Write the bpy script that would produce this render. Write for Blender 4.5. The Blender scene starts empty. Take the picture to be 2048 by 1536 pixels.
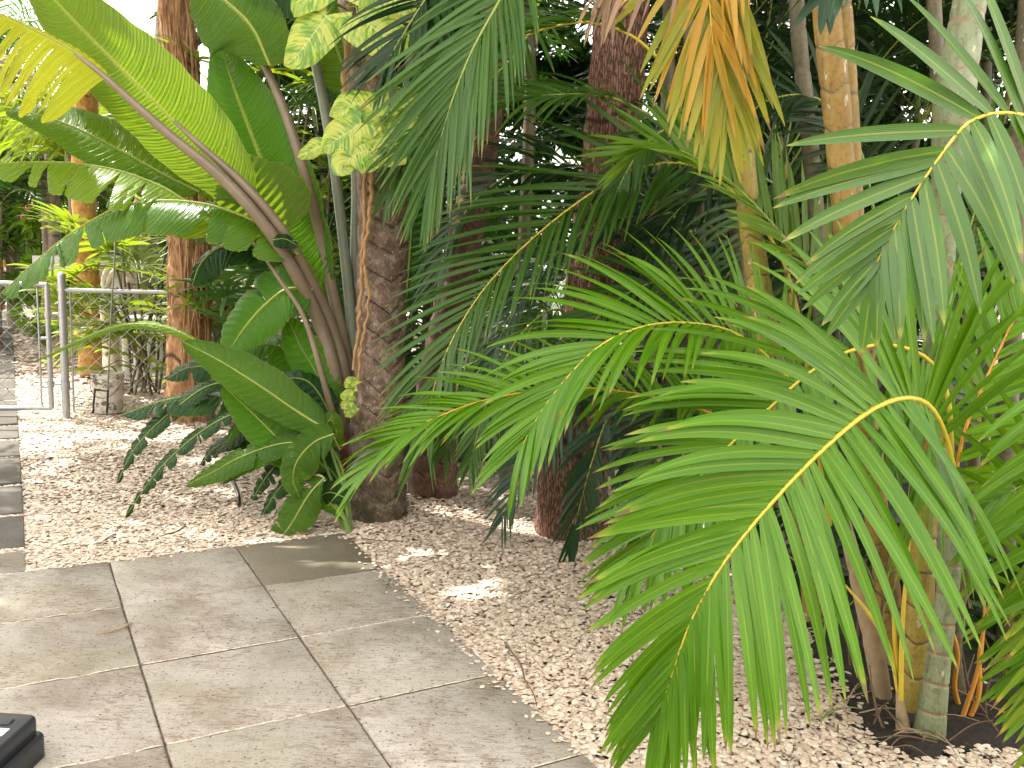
import bpy, math
import numpy as np
from mathutils import Matrix, Vector

rng = np.random.default_rng(11)
sc = bpy.context.scene
C = sc.collection
PI = math.pi

# ------------------------------------------------------------------ camera
FPX, PITCH, ROLL, CAMH = 1833.45, .156237, .0408, 1.63
_cp, _sp, _c, _s = math.cos(PITCH), math.sin(PITCH), math.cos(ROLL), math.sin(ROLL)
FW = np.array([0, _cp, -_sp]); _R0 = np.array([1., 0, 0]); _U0 = np.array([0, _sp, _cp])
RT = _c*_R0 + _s*_U0; UP = -_s*_R0 + _c*_U0
CAM = np.array([0, 0, CAMH])
cd = bpy.data.cameras.new('camera'); cam = bpy.data.objects.new('camera', cd); C.objects.link(cam)
cd.sensor_width = 36; cd.lens = FPX/2048*36; cd.clip_start = .05; cd.clip_end = 400
m = Matrix.Identity(4)
for i in range(3):
    m[i][0] = RT[i]; m[i][1] = UP[i]; m[i][2] = -FW[i]; m[i][3] = CAM[i]
cam.matrix_world = m
sc.camera = cam

# ------------------------------------------------------------------ light
SUN_EL, SUN_AZ = math.radians(52), math.radians(-62)      # azimuth clockwise from +Y
w = bpy.data.worlds.new('World'); sc.world = w; w.use_nodes = True
nt = w.node_tree; nt.nodes.clear()
sky = nt.nodes.new('ShaderNodeTexSky'); sky.sky_type = 'NISHITA'; sky.sun_disc = False
sky.sun_elevation = SUN_EL; sky.sun_rotation = SUN_AZ; sky.dust_density = 2.0; sky.air_density = 1.0; sky.ozone_density = 1.0
bg = nt.nodes.new('ShaderNodeBackground'); bg.inputs[1].default_value = .15
wo = nt.nodes.new('ShaderNodeOutputWorld')
# thin bright cloud drifting over the blue
tc = nt.nodes.new('ShaderNodeTexCoord'); cn = nt.nodes.new('ShaderNodeTexNoise'); cn.inputs['Scale'].default_value = 2.2; cn.inputs['Detail'].default_value = 5
cr = nt.nodes.new('ShaderNodeValToRGB'); cr.color_ramp.elements[0].position = .30; cr.color_ramp.elements[1].position = .62
cr.color_ramp.elements[0].color = (.45, .45, .45, 1); cr.color_ramp.elements[1].color = (.95, .95, .95, 1)
cm = nt.nodes.new('ShaderNodeMix'); cm.data_type = 'RGBA'; cm.inputs[7].default_value = (13.5, 12.8, 11.6, 1)
nt.links.new(tc.outputs['Generated'], cn.inputs['Vector']); nt.links.new(cn.outputs[0], cr.inputs[0]); nt.links.new(cr.outputs[0], cm.inputs[0])
nt.links.new(sky.outputs[0], cm.inputs[6]); nt.links.new(cm.outputs[2], bg.inputs[0]); nt.links.new(bg.outputs[0], wo.inputs[0])
sd = bpy.data.lights.new('sun', 'SUN'); sd.energy = 4.5; sd.angle = math.radians(.5); sd.color = (1, .94, .84)
sun = bpy.data.objects.new('sun', sd); C.objects.link(sun)
sdir = Vector((math.sin(SUN_AZ)*math.cos(SUN_EL), math.cos(SUN_AZ)*math.cos(SUN_EL), math.sin(SUN_EL)))
sun.rotation_euler = sdir.to_track_quat('Z', 'Y').to_euler()
vs = sc.view_settings
vs.view_transform = 'Standard'; vs.look = 'None'; vs.gamma = 1; vs.use_curve_mapping = False
vs.exposure = 1.55
sc.cycles.max_bounces = 8; sc.cycles.diffuse_bounces = 4; sc.cycles.glossy_bounces = 2
sc.cycles.transmission_bounces = 4; sc.cycles.use_denoising = True
sc.cycles.sample_clamp_indirect = 6

# ------------------------------------------------------------------ where a line of sight meets the ground / a distance
def ray(x, y): return FW + RT*(x-1024)/FPX - UP*(y-768)/FPX
def G(x, y, z=0.):
    d = ray(x, y); return CAM + d*(z-CAMH)/d[2]
def at(x, y, Y):
    d = ray(x, y); return CAM + d*Y/d[1]
def pts(lst):
    """list of (px,py,depth); a missing depth repeats the last one"""
    o = []; Y = None
    for p in lst:
        if len(p) > 2: Y = p[2]
        o.append(at(p[0], p[1], Y))
    return np.array(o)

# ------------------------------------------------------------------ object helpers
BASE = {}
def props(o, label=None, cat=None, group=None, kind=None):
    if label: o['label'] = label
    if cat: o['category'] = cat
    if group: o['group'] = group
    if kind: o['kind'] = kind
    return o
def thing(name, label, cat, loc=(0, 0, 0), group=None):
    o = bpy.data.objects.new(name, None); C.objects.link(o); o.location = loc
    o.empty_display_size = .1
    BASE[o.name] = np.array(loc, float)
    return props(o, label, cat, group)
def link(name, me, parent=None, base=None):
    o = bpy.data.objects.new(name, me); C.objects.link(o)
    if parent is not None:
        o.parent = parent; BASE[o.name] = BASE[parent.name]
    else:
        b = np.zeros(3) if base is None else np.array(base, float)
        o.location = b; BASE[o.name] = b
    return o
def rawmesh(name, V, Lv, Ls, mat, uv=None, tint=None, smooth=True):
    """V (n,3), Lv flat loop verts, Ls face sizes"""
    me = bpy.data.meshes.new(name)
    V = np.asarray(V, np.float32); Lv = np.asarray(Lv, np.int32); Ls = np.asarray(Ls, np.int32)
    me.vertices.add(len(V)); me.vertices.foreach_set('co', V.ravel())
    me.loops.add(len(Lv)); me.loops.foreach_set('vertex_index', Lv)
    me.polygons.add(len(Ls))
    st = np.concatenate([[0], np.cumsum(Ls)[:-1]]).astype(np.int32)
    me.polygons.foreach_set('loop_start', st)
    if uv is not None:
        l = me.uv_layers.new(name='UVMap'); l.data.foreach_set('uv', np.asarray(uv, np.float32)[Lv].ravel())
    if tint is not None:
        a = me.attributes.new('tint', 'FLOAT', 'POINT'); a.data.foreach_set('value', np.asarray(tint, np.float32))
    me.update(calc_edges=True)
    if smooth: me.polygons.foreach_set('use_smooth', np.ones(len(Ls), bool))
    if mat: me.materials.append(mat)
    me.validate()
    return me
def gridmesh(name, grids, mat, off=None, smooth=True):
    """grids: list of (P (N,K,M,3), tint (N,) or (N,K,M) or scalar, uv or None)"""
    Vs, Fs, Us, Ts = [], [], [], []; n0 = 0
    for g in grids:
        P = np.asarray(g[0], float)
        if P.ndim == 3: P = P[None]
        t = g[1] if len(g) > 1 else .5
        N, K, M, _ = P.shape
        uv = g[2] if len(g) > 2 and g[2] is not None else None
        if uv is None:
            u, v = np.meshgrid(np.linspace(0, 1, K), np.linspace(0, 1, M), indexing='ij')
            uv = np.broadcast_to(np.stack([u, v], -1), (N, K, M, 2))
        else:
            uv = np.broadcast_to(uv, (N, K, M, 2))
        t = np.asarray(t, float)
        if t.ndim == 1: t = t[:, None, None]
        t = np.broadcast_to(t, (N, K, M))
        idx = np.arange(N*K*M).reshape(N, K, M) + n0
        q = np.stack([idx[:, :-1, :-1], idx[:, 1:, :-1], idx[:, 1:, 1:], idx[:, :-1, 1:]], -1).reshape(-1, 4)
        Vs.append(P.reshape(-1, 3)); Fs.append(q); Us.append(uv.reshape(-1, 2)); Ts.append(t.ravel()); n0 += N*K*M
    V = np.concatenate(Vs); F = np.concatenate(Fs)
    if off is not None: V = V - off
    return rawmesh(name, V, F.ravel(), np.full(len(F), 4), mat, np.concatenate(Us), np.concatenate(Ts), smooth)
def mk(name, grids, mat, parent=None, base=None, smooth=True, **kw):
    b = BASE[parent.name] if parent is not None else (np.zeros(3) if base is None else np.array(base, float))
    o = link(name, gridmesh(name, grids, mat, b, smooth), parent, b)
    return props(o, **kw)
def copy_tree(o, parent=None):
    c = o.copy(); C.objects.link(c); c.parent = parent
    BASE[c.name] = BASE[o.name]
    for ch in o.children: copy_tree(ch, c)
    return c

# ------------------------------------------------------------------ geometry kit
def norm(a): return a/np.maximum(np.linalg.norm(a, axis=-1, keepdims=True), 1e-9)
def spline(P, n):
    """Catmull-Rom through P resampled at n even steps"""
    P = np.asarray(P, float)
    if len(P) == 2: return P[0] + (P[1]-P[0])*np.linspace(0, 1, n)[:, None]
    Q = np.vstack([2*P[0]-P[1], P, 2*P[-1]-P[-2]])
    out = []
    for i in range(1, len(Q)-2):
        t = np.linspace(0, 1, 24, endpoint=False)[:, None]
        p0, p1, p2, p3 = Q[i-1], Q[i], Q[i+1], Q[i+2]
        out.append(.5*((2*p1)+(-p0+p2)*t+(2*p0-5*p1+4*p2-p3)*t**2+(-p0+3*p1-3*p2+p3)*t**3))
    out.append(P[-1][None]); A = np.vstack(out)
    d = np.concatenate([[0], np.cumsum(np.linalg.norm(np.diff(A, axis=0), axis=1))])
    s = np.linspace(0, d[-1], n)
    return np.stack([np.interp(s, d, A[:, k]) for k in range(3)], 1)
def tang(A): return norm(np.gradient(A, axis=0))
def tube(P, r, n=40, M=8, tint=.5, flat=1., disp=None):
    """returns a grid for a tube; r scalar or list along"""
    A = spline(P, n); T = tang(A)
    ref = np.array([0., 0, 1.]) if abs(T[:, 2]).mean() < .8 else np.array([0., 1., 0])
    X = norm(np.cross(T, ref)); Y = np.cross(X, T)
    r = np.interp(np.linspace(0, 1, n), np.linspace(0, 1, np.size(r)), np.atleast_1d(r).astype(float))
    th = np.linspace(0, 2*PI, M+1)
    rr = r[:, None]*np.ones(M+1)
    if disp is not None: rr = rr + disp(A, th, r)
    G_ = A[:, None] + rr[..., None]*(np.cos(th)[None, :, None]*X[:, None] + np.sin(th)[None, :, None]*flat*Y[:, None])
    L = np.linalg.norm(np.diff(A, axis=0), axis=1).sum()
    u, v = np.meshgrid(np.linspace(0, L, n), np.linspace(0, 1, M+1), indexing='ij')
    return (G_[None], tint, np.stack([u, v], -1)[None])
def smoothnoise(shape, cells, seed=0):
    r = np.random.default_rng(seed); h, w_ = shape
    g = r.random((cells[0]+1, cells[1]+1)); g[:, -1] = g[:, 0]
    y = np.linspace(0, cells[0], h); x = np.linspace(0, cells[1], w_)
    y0 = np.minimum(y.astype(int), cells[0]-1); x0 = np.minimum(x.astype(int), cells[1]-1)
    fy = (y-y0); fx = (x-x0); fy = fy*fy*(3-2*fy); fx = fx*fx*(3-2*fx)
    a = g[y0][:, x0]; b = g[y0][:, x0+1]; c = g[y0+1][:, x0]; d = g[y0+1][:, x0+1]
    return (a*(1-fx)+b*fx)*(1-fy)[:, None] + (c*(1-fx)+d*fx)*fy[:, None] - .5

def leaflets(A, Uv, svals, sides, Ls, Ws, ang, lift, droop, K=9, M=3, twist=.25, rnd=.06, fold=.25, curl=0., seed=0, dp=1.3, wprof=(.4, .7)):
    """leaflet ribbons growing from rachis points.  all vectorised; returns (N,K,M,3), tint"""
    r = np.random.default_rng(seed)
    n = len(A); T = tang(A); Un = norm(Uv - (Uv*T).sum(-1, keepdims=True)*T); S = np.cross(T, Un)
    f = svals*(n-1); i0 = np.minimum(f.astype(int), n-2); fr = (f-i0)[:, None]
    p = A[i0]*(1-fr)+A[i0+1]*fr; t = norm(T[i0]*(1-fr)+T[i0+1]*fr); u = norm(Un[i0]*(1-fr)+Un[i0+1]*fr); s = norm(np.cross(t, u))*sides[:, None]
    N = len(svals)
    ang = ang + r.normal(0, rnd, N); lift = lift + r.normal(0, rnd, N)
    D = np.cos(ang)[:, None]*t + np.sin(ang)[:, None]*(np.cos(lift)[:, None]*s + np.sin(lift)[:, None]*u)
    D = norm(D); k = np.linspace(0, 1, K)
    dr = (droop*(1+r.normal(0, .25, N)))[:, None]*k[None]**dp
    Dk = D[:, None] + dr[..., None]*np.array([0, 0, -1.]) + curl*k[None, :, None]**2*t[:, None]
    Dk = norm(Dk)
    step = (Ls/(K-1))[:, None, None]*Dk
    pos = np.concatenate([np.zeros((N, 1, 3)), np.cumsum(step[:, :-1], 1)], 1) + p[:, None]
    W0 = norm(t[:, None] - (t[:, None]*Dk).sum(-1, keepdims=True)*Dk)
    Nn = np.cross(Dk, W0)
    tw = (r.normal(0, twist, N)[:, None]*(.4+k[None]) + r.normal(0, twist*.6, N)[:, None])[..., None]
    W = np.cos(tw)*W0 + np.sin(tw)*Nn; Nn = np.cross(Dk, W)
    prof = (k+.03)**wprof[0]*(1.0-k+.004)**wprof[1]; prof /= prof.max()
    ww = Ws[:, None]*prof[None]*.5
    c = np.linspace(-1, 1, M)
    P = pos[:, :, None] + ww[..., None, None]*c[None, None, :, None]*W[:, :, None] \
        + (fold*ww)[..., None, None]*(np.abs(c))[None, None, :, None]*(Nn*np.sign((Nn*u[:, None]).sum(-1, keepdims=True)+1e-6))[:, :, None]
    return P, r.random(N)

# ------------------------------------------------------------------ materials
def newmat(name):
    mt = bpy.data.materials.new(name); mt.use_nodes = True
    nt = mt.node_tree; nt.nodes.clear()
    return mt, nt, nt.nodes, nt.links
class NB:
    def __init__(s, nt): s.nt = nt
    def n(s, typ, **kw):
        o = s.nt.nodes.new(typ)
        for k, v in kw.items(): setattr(o, k, v)
        return o
    def l(s, a, b): s.nt.links.new(a, b)
    def math(s, op, a, b=None, clamp=False):
        o = s.n('ShaderNodeMath', operation=op, use_clamp=clamp)
        for i, x in enumerate((a, b)):
            if x is None: continue
            if isinstance(x, (int, float)): o.inputs[i].default_value = x
            else: s.l(x, o.inputs[i])
        return o.outputs[0]
    def mix(s, f, a, b, mode='MIX'):
        o = s.n('ShaderNodeMix', data_type='RGBA', blend_type=mode)
        for i, x in ((0, f), (6, a), (7, b)):
            if isinstance(x, (int, float)): o.inputs[i].default_value = x
            elif isinstance(x, tuple): o.inputs[i].default_value = (*x[:3], 1)
            else: s.l(x, o.inputs[i])
        return o.outputs[2]
    def ramp(s, f, stops, interp='LINEAR'):
        o = s.n('ShaderNodeValToRGB'); r = o.color_ramp; r.interpolation = interp
        while len(r.elements) < len(stops): r.elements.new(.5)
        for e, (p, c) in zip(r.elements, stops):
            e.position = p; e.color = (*c, 1) if isinstance(c, tuple) else (c, c, c, 1)
        s.l(f, o.inputs[0]); return o.outputs[0]
    def noise(s, vec, scale, detail=3, rough=.5, dist=0.):
        o = s.n('ShaderNodeTexNoise'); o.inputs['Scale'].default_value = scale; o.inputs['Detail'].default_value = detail
        o.inputs['Roughness'].default_value = rough; o.inputs['Distortion'].default_value = dist
        if vec is not None: s.l(vec, o.inputs['Vector'])
        return o.outputs[0]
    def scale(s, vec, sc_):
        o = s.n('ShaderNodeMapping'); o.inputs['Scale'].default_value = sc_; s.l(vec, o.inputs[0]); return o.outputs[0]
    def bump(s, h, strength=.3, dist=.01):
        o = s.n('ShaderNodeBump'); o.inputs['Strength'].default_value = strength; o.inputs['Distance'].default_value = dist
        s.l(h, o.inputs['Height']); return o.outputs[0]
    def attr(s, name='tint'):
        return s.n('ShaderNodeAttribute', attribute_name=name).outputs['Fac']
    def pbr(s, col, rough=.6, normal=None, spec=.5, metal=0.):
        o = s.n('ShaderNodeBsdfPrincipled')
        if isinstance(col, tuple): o.inputs['Base Color'].default_value = (*col, 1)
        else: s.l(col, o.inputs['Base Color'])
        if isinstance(rough, (int, float)): o.inputs['Roughness'].default_value = rough
        else: s.l(rough, o.inputs['Roughness'])
        o.inputs['Specular IOR Level'].default_value = spec; o.inputs['Metallic'].default_value = metal
        if normal is not None: s.l(normal, o.inputs['Normal'])
        return o.outputs[0]
    def out(s, sh): s.l(sh, s.n('ShaderNodeOutputMaterial').inputs[0])

def leaf_mat(name, a, b, trans, rib=(.35, .42, .08), tip=None, kind='palm', tf=.35, rough=.36, vary=1., spec=.34, nr=60.):
    """a,b: the two greens, trans: colour of the light coming through, rib: midrib colour, tip: colour of dry tips"""
    mt, nt, _, _ = newmat(name); B = NB(nt)
    uv = B.n('ShaderNodeUVMap').outputs[0]; sep = B.n('ShaderNodeSeparateXYZ'); B.l(uv, sep.inputs[0]); u, v = sep.outputs[0], sep.outputs[1]
    geo = B.n('ShaderNodeNewGeometry'); pos = geo.outputs['Position']
    t = B.attr()
    n1 = B.noise(pos, 7, 3)
    f = B.math('ADD', B.math('MULTIPLY', t, .6), B.math('MULTIPLY', n1, .5), True)
    col = B.mix(f, a, b)
    vd = B.math('ABSOLUTE', B.math('SUBTRACT', v, .5))
    tcol = trans
    if kind == 'palm':
        ribm = B.ramp(vd, [(0.0, 1.), (.09, 0.)])
        col = B.mix(B.math('MULTIPLY', ribm, .55), col, rib)
        st = B.n('ShaderNodeTexWave'); st.wave_type = 'BANDS'; st.bands_direction = 'Y'
        st.inputs['Scale'].default_value = 3.0; B.l(uv, st.inputs['Vector'])
        h = B.math('ADD', B.math('MULTIPLY', st.outputs[1], .5), ribm)
        nrm = B.bump(h, .35, .0015)
        if tip:
            tn = B.math('ADD', u, B.math('ADD', B.math('MULTIPLY', B.math('SUBTRACT', t, .5), .12), B.math('MULTIPLY', B.math('SUBTRACT', B.noise(pos, 30, 2), .5), .10)))
            tm = B.ramp(tn, [(.90, 0.), (1.0, .8)])
            col = B.mix(tm, col, tip); tcol = B.mix(tm, trans, tip)
            tm2 = B.ramp(tn, [(.975, 0.), (.99, 1.)]); col = B.mix(tm2, col, (.16, .10, .05))
    else:
        ribm = B.ramp(vd, [(0.0, 1.), (.018, .8), (.03, 0.)])
        # lateral veins run from the rib to the margin, bowing towards the tip
        un = B.math('ADD', B.math('SUBTRACT', u, B.math('MULTIPLY', B.math('MULTIPLY', vd, vd), .25)), B.math('MULTIPLY', B.math('SUBTRACT', B.noise(pos, 4, 1), .5), .02))
        wv = B.math('SINE', B.math('MULTIPLY', un, nr*6.283))
        wv2 = B.math('SINE', B.math('MULTIPLY', un, nr*2.73*6.283))
        h = B.math('ADD', B.math('MULTIPLY', wv, .6), B.math('MULTIPLY', wv2, .3))
        nrm = B.bump(h, .75, .005)
        col = B.mix(B.ramp(wv, [(.55, 0.), (1.0, .28)]), col, (a[0]*.55, a[1]*.55, a[2]*.5))
        blot = B.ramp(B.noise(pos, 16, 4, .65), [(.62, 0.), (.75, .35)])
        col = B.mix(blot, col, (.16, .17, .04))
        edge = B.ramp(B.math('ADD', vd, B.math('MULTIPLY', B.noise(pos, 40, 2), .02)), [(.497, 0.), (.509, .8)])
        col = B.mix(edge, col, (.30, .24, .08))
        col = B.mix(ribm, col, rib)
    rr = B.math('ADD', B.math('MULTIPLY', n1, .2), rough-.1)
    pb = B.pbr(col, rr, nrm, spec)
    tr = B.n('ShaderNodeBsdfTranslucent'); B.l(nrm, tr.inputs['Normal'])
    if isinstance(tcol, tuple): tr.inputs[0].default_value = (*tcol, 1)
    else: B.l(tcol, tr.inputs[0])
    ms = B.n('ShaderNodeMixShader'); ms.inputs[0].default_value = tf; B.l(pb, ms.inputs[1]); B.l(tr.outputs[0], ms.inputs[2])
    B.out(ms.outputs[0]); return mt

def varieg_mat():
    mt, nt, _, _ = newmat('pothos_leaf'); B = NB(nt)
    uv = B.n('ShaderNodeUVMap').outputs[0]; sep = B.n('ShaderNodeSeparateXYZ'); B.l(uv, sep.inputs[0]); u, v = sep.outputs[0], sep.outputs[1]
    pos = B.n('ShaderNodeNewGeometry').outputs['Position']
    vd = B.math('ABSOLUTE', B.math('SUBTRACT', v, .5))
    # streaks that run along the side veins
    cx = B.n('ShaderNodeCombineXYZ'); B.l(B.math('SUBTRACT', u, B.math('MULTIPLY', vd, .5)), cx.inputs[0]); B.l(v, cx.inputs[1]); B.l(B.attr(), cx.inputs[2])
    st = B.noise(B.scale(cx.outputs[0], (26, 2.6, 9)), 1, 4, .62)
    big = B.noise(B.scale(cx.outputs[0], (3, 2.6, 9)), 1.4, 2)
    f = B.ramp(B.math('ADD', B.math('MULTIPLY', st, .6), B.math('MULTIPLY', big, .4)), [(.44, 0.), (.53, 1.)])
    col = B.mix(f, (.11, .27, .02), (.44, .50, .07))
    ribm = B.ramp(vd, [(0., 1.), (.02, 0.)]); col = B.mix(ribm, col, (.6, .62, .3))
    dm = B.ramp(B.noise(pos, 9, 4, .7), [(.69, 0.), (.73, 1.)]); col = B.mix(dm, col, (.22, .12, .06))
    wv = B.math('SINE', B.math('MULTIPLY', B.math('SUBTRACT', u, B.math('MULTIPLY', vd, .5)), 75))
    nrm = B.bump(wv, .4, .003)
    pb = B.pbr(col, .35, nrm)
    tr = B.n('ShaderNodeBsdfTranslucent'); B.l(B.mix(f, (.35, .6, .05), (.85, .85, .3)), tr.inputs[0])
    ms = B.n('ShaderNodeMixShader'); ms.inputs[0].default_value = .35; B.l(pb, ms.inputs[1]); B.l(tr.outputs[0], ms.inputs[2])
    B.out(ms.outputs[0]); return mt

def bark_mat(name, dark, mid, light, scl=(1, 1, 1), s=14., bump=.6, moss=None, spots=None, fiss=False, rough=.85):
    mt, nt, _, _ = newmat(name); B = NB(nt)
    pos = B.n('ShaderNodeNewGeometry').outputs['Position']; uv = B.n('ShaderNodeUVMap').outputs[0]
    p2 = B.scale(pos, scl)
    n1 = B.noise(p2, s, 6, .65, .4); n2 = B.noise(p2, s*4.5, 5, .7)
    f = B.math('ADD', B.math('MULTIPLY', n1, .65), B.math('MULTIPLY', n2, .35))
    col = B.ramp(f, [(.33, dark), (.5, mid), (.68, light)])
    t = B.attr(); col = B.mix(B.ramp(t, [(0., 1.), (.45, 0.)]), col, tuple(x*.4 for x in dark))
    if spots:
        pn = B.ramp(B.noise(pos, 55, 3, .6), [(.66, 0.), (.69, 1.)]); col = B.mix(pn, col, spots)
    if moss:
        sx = B.n('ShaderNodeSeparateXYZ'); B.l(pos, sx.inputs[0])
        mz = B.ramp(B.math('ADD', sx.outputs[2], B.math('MULTIPLY', B.noise(pos, 6, 3), .5)), [(.2, 1.), (.95, 0.)])
        mm = B.math('MULTIPLY', mz, B.ramp(B.noise(pos, 11, 4, .6), [(.35, .15), (.6, .85)]))
        col = B.mix(mm, col, moss)
    h = f
    if fiss:
        vo = B.n('ShaderNodeTexVoronoi', feature='DISTANCE_TO_EDGE'); vo.inputs['Scale'].default_value = 62
        B.l(B.scale(pos, (1.1, 1.1, .20)), vo.inputs['Vector'])
        fs = B.ramp(B.math('ADD', vo.outputs[0], B.math('MULTIPLY', B.math('SUBTRACT', n2, .5), .5)), [(-.02, 0.), (.16, 1.)])
        col = B.mix(B.math('MULTIPLY', B.math('SUBTRACT', 1., fs), .8), col, tuple(x*.6 for x in dark)); h = B.math('ADD', B.math('MULTIPLY', fs, .8), f)
    B.out(B.pbr(col, rough, B.bump(h, bump, .012), .25)); return mt

def cane_mat(name, base, alt, low=None, ring=(.10, .07, .035)):
    """smooth ringed palm cane; tint attribute 0 at a ring scar"""
    mt, nt, _, _ = newmat(name); B = NB(nt)
    pos = B.n('ShaderNodeNewGeometry').outputs['Position']
    n1 = B.noise(B.scale(pos, (1, 1, .35)), 12, 4, .6); n2 = B.noise(pos, 60, 4, .7)
    col = B.mix(B.ramp(n1, [(.35, 0.), (.65, 1.)]), base, alt)
    col = B.mix(B.ramp(n2, [(.50, 0.), (.68, .6)]), col, tuple(x*.4 for x in base))
    gr_ = B.noise(B.scale(pos, (1, 1, .12)), 45, 4, .7); col = B.mix(B.ramp(gr_, [(.52, 0.), (.68, .55)]), col, (.07, .05, .025))
    t = B.attr(); col = B.mix(B.ramp(t, [(0., 1.), (.2, .9), (.42, 0.)]), col, ring)
    lp = B.ramp(B.noise(B.scale(pos, (1, 1, .5)), 22, 3, .7), [(.66, 0.), (.70, .8)])
    col = B.mix(lp, col, (.45, .42, .30))
    B.out(B.pbr(col, .5, B.bump(B.math('ADD', n1, n2), .25, .004), .35)); return mt

def plain(name, col, rough=.6, metal=0., var=.15, scale=20., bump=.1, spec=.5):
    mt, nt, _, _ = newmat(name); B = NB(nt)
    pos = B.n('ShaderNodeNewGeometry').outputs['Position']
    n = B.noise(pos, scale, 5, .6)
    c = B.mix(n, tuple(max(0, x*(1-var)) for x in col), tuple(min(1, x*(1+var)) for x in col))
    B.out(B.pbr(c, rough, B.bump(n, bump, .003), spec, metal)); return mt

M = {}
TIP = (.32, .32, .04)
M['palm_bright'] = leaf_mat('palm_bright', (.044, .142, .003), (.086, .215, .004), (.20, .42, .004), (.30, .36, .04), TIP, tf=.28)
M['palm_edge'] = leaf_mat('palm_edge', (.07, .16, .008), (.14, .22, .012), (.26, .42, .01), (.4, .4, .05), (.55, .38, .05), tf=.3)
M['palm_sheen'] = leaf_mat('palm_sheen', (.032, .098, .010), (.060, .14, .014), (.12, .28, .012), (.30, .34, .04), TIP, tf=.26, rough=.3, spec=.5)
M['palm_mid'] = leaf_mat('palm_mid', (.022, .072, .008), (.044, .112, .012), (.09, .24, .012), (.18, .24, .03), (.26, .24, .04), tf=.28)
M['palm_dark'] = leaf_mat('palm_dark', (.006, .023, .005), (.014, .042, .008), (.024, .085, .010), (.05, .10, .02), None, tf=.2)  # green lowered in the colour itself so shaded fronds read darker
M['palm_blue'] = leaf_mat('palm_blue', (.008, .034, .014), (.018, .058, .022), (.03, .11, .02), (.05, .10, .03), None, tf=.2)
M['palm_back'] = leaf_mat('palm_back', (.010, .034, .006), (.024, .064, .009), (.06, .17, .012), (.08, .13, .02), None, tf=.3)  # background green darkened in the colour to deepen the shade
M['palm_yellow'] = leaf_mat('palm_yellow', (.27, .24, .03), (.46, .23, .025), (.62, .36, .03), (.42, .34, .05), (.26, .14, .07), tf=.3)
M['palm_olive'] = leaf_mat('palm_olive', (.13, .18, .012), (.30, .26, .018), (.40, .42, .03), (.36, .34, .05), (.36, .2, .05), tf=.35)
M['palm_lime'] = leaf_mat('palm_lime', (.06, .14, .010), (.10, .19, .012), (.28, .46, .015), (.24, .32, .04), None, tf=.42)
M['palm_dry'] = leaf_mat('palm_dry', (.13, .075, .045), (.26, .17, .10), (.3, .17, .08), (.2, .13, .07), None, tf=.15, rough=.6)
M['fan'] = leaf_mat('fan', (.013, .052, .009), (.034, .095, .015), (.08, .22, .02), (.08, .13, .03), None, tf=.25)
M['fan_lit'] = leaf_mat('fan_lit', (.055, .12, .012), (.13, .19, .02), (.34, .46, .02), (.25, .3, .04), (.34, .24, .05), tf=.4)  # brighter copy of the fan green, sunlight put into the colour
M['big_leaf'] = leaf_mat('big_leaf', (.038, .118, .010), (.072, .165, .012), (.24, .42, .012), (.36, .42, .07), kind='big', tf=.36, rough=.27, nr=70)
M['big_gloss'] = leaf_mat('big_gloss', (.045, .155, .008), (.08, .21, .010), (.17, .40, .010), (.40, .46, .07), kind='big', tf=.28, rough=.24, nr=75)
M['big_lit'] = leaf_mat('big_lit', (.075, .15, .012), (.11, .20, .014), (.34, .50, .014), (.42, .44, .09), kind='big', tf=.42, rough=.30, nr=75)  # paddle leaf green lightened as its sunlit copy
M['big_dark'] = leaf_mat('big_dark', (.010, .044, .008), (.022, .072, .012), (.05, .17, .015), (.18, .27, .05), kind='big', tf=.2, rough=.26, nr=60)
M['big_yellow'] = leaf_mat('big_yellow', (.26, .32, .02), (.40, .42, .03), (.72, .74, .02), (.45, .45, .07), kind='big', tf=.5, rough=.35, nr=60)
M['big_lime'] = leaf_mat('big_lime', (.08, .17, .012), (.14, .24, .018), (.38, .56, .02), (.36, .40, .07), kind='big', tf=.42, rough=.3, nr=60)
M['pothos'] = varieg_mat()
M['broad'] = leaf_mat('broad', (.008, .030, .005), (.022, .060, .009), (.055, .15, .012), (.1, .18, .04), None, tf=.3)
M['broad_lit'] = leaf_mat('broad_lit', (.03, .085, .010), (.08, .16, .018), (.24, .42, .02), (.2, .3, .05), None, tf=.4)  # broad leaf green brightened to stand in for foliage in sun
M['rach_yellow'] = plain('rach_yellow', (.52, .40, .035), .45, var=.25, scale=30)
M['rach_orange'] = plain('rach_orange', (.55, .25, .03), .45, var=.25, scale=30)
M['rach_green'] = plain('rach_green', (.22, .27, .045), .45, var=.3, scale=25)
M['rach_dry'] = plain('rach_dry', (.26, .16, .08), .7, var=.3, scale=25)
M['petiole'] = plain('petiole', (.17, .13, .085), .42, var=.4, scale=9, bump=.3)
M['petiole_grey'] = plain('petiole_grey', (.15, .17, .12), .42, var=.35, scale=9, bump=.3)
M['petiole_green'] = plain('petiole_green', (.12, .20, .04), .42, var=.35, scale=14)
M['bract'] = plain('bract', (.14, .035, .03), .6, var=.5, scale=30, bump=.4)
M['vine'] = plain('vine', (.27, .155, .06), .7, var=.5, scale=40, bump=.6)
M['barkA'] = bark_mat('palm_bark', (.045, .03, .02), (.145, .10, .072), (.36, .295, .235), (1, 1, .8), 16, .8, moss=(.035, .038, .018), spots=(.34, .33, .25))
M['barkB'] = bark_mat('palm_bark_red', (.04, .022, .015), (.10, .055, .038), (.21, .135, .10), (1, 1, .7), 18, .7)
M['barkC'] = bark_mat('fissured_bark', (.08, .04, .026), (.20, .105, .07), (.29, .18, .125), (1, 1, .5), 15, 1.0, fiss=True)
M['barkI'] = bark_mat('rooty_bark', (.09, .04, .018), (.27, .145, .065), (.46, .32, .19), (1, 1, .35), 16, 1.0)
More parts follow.
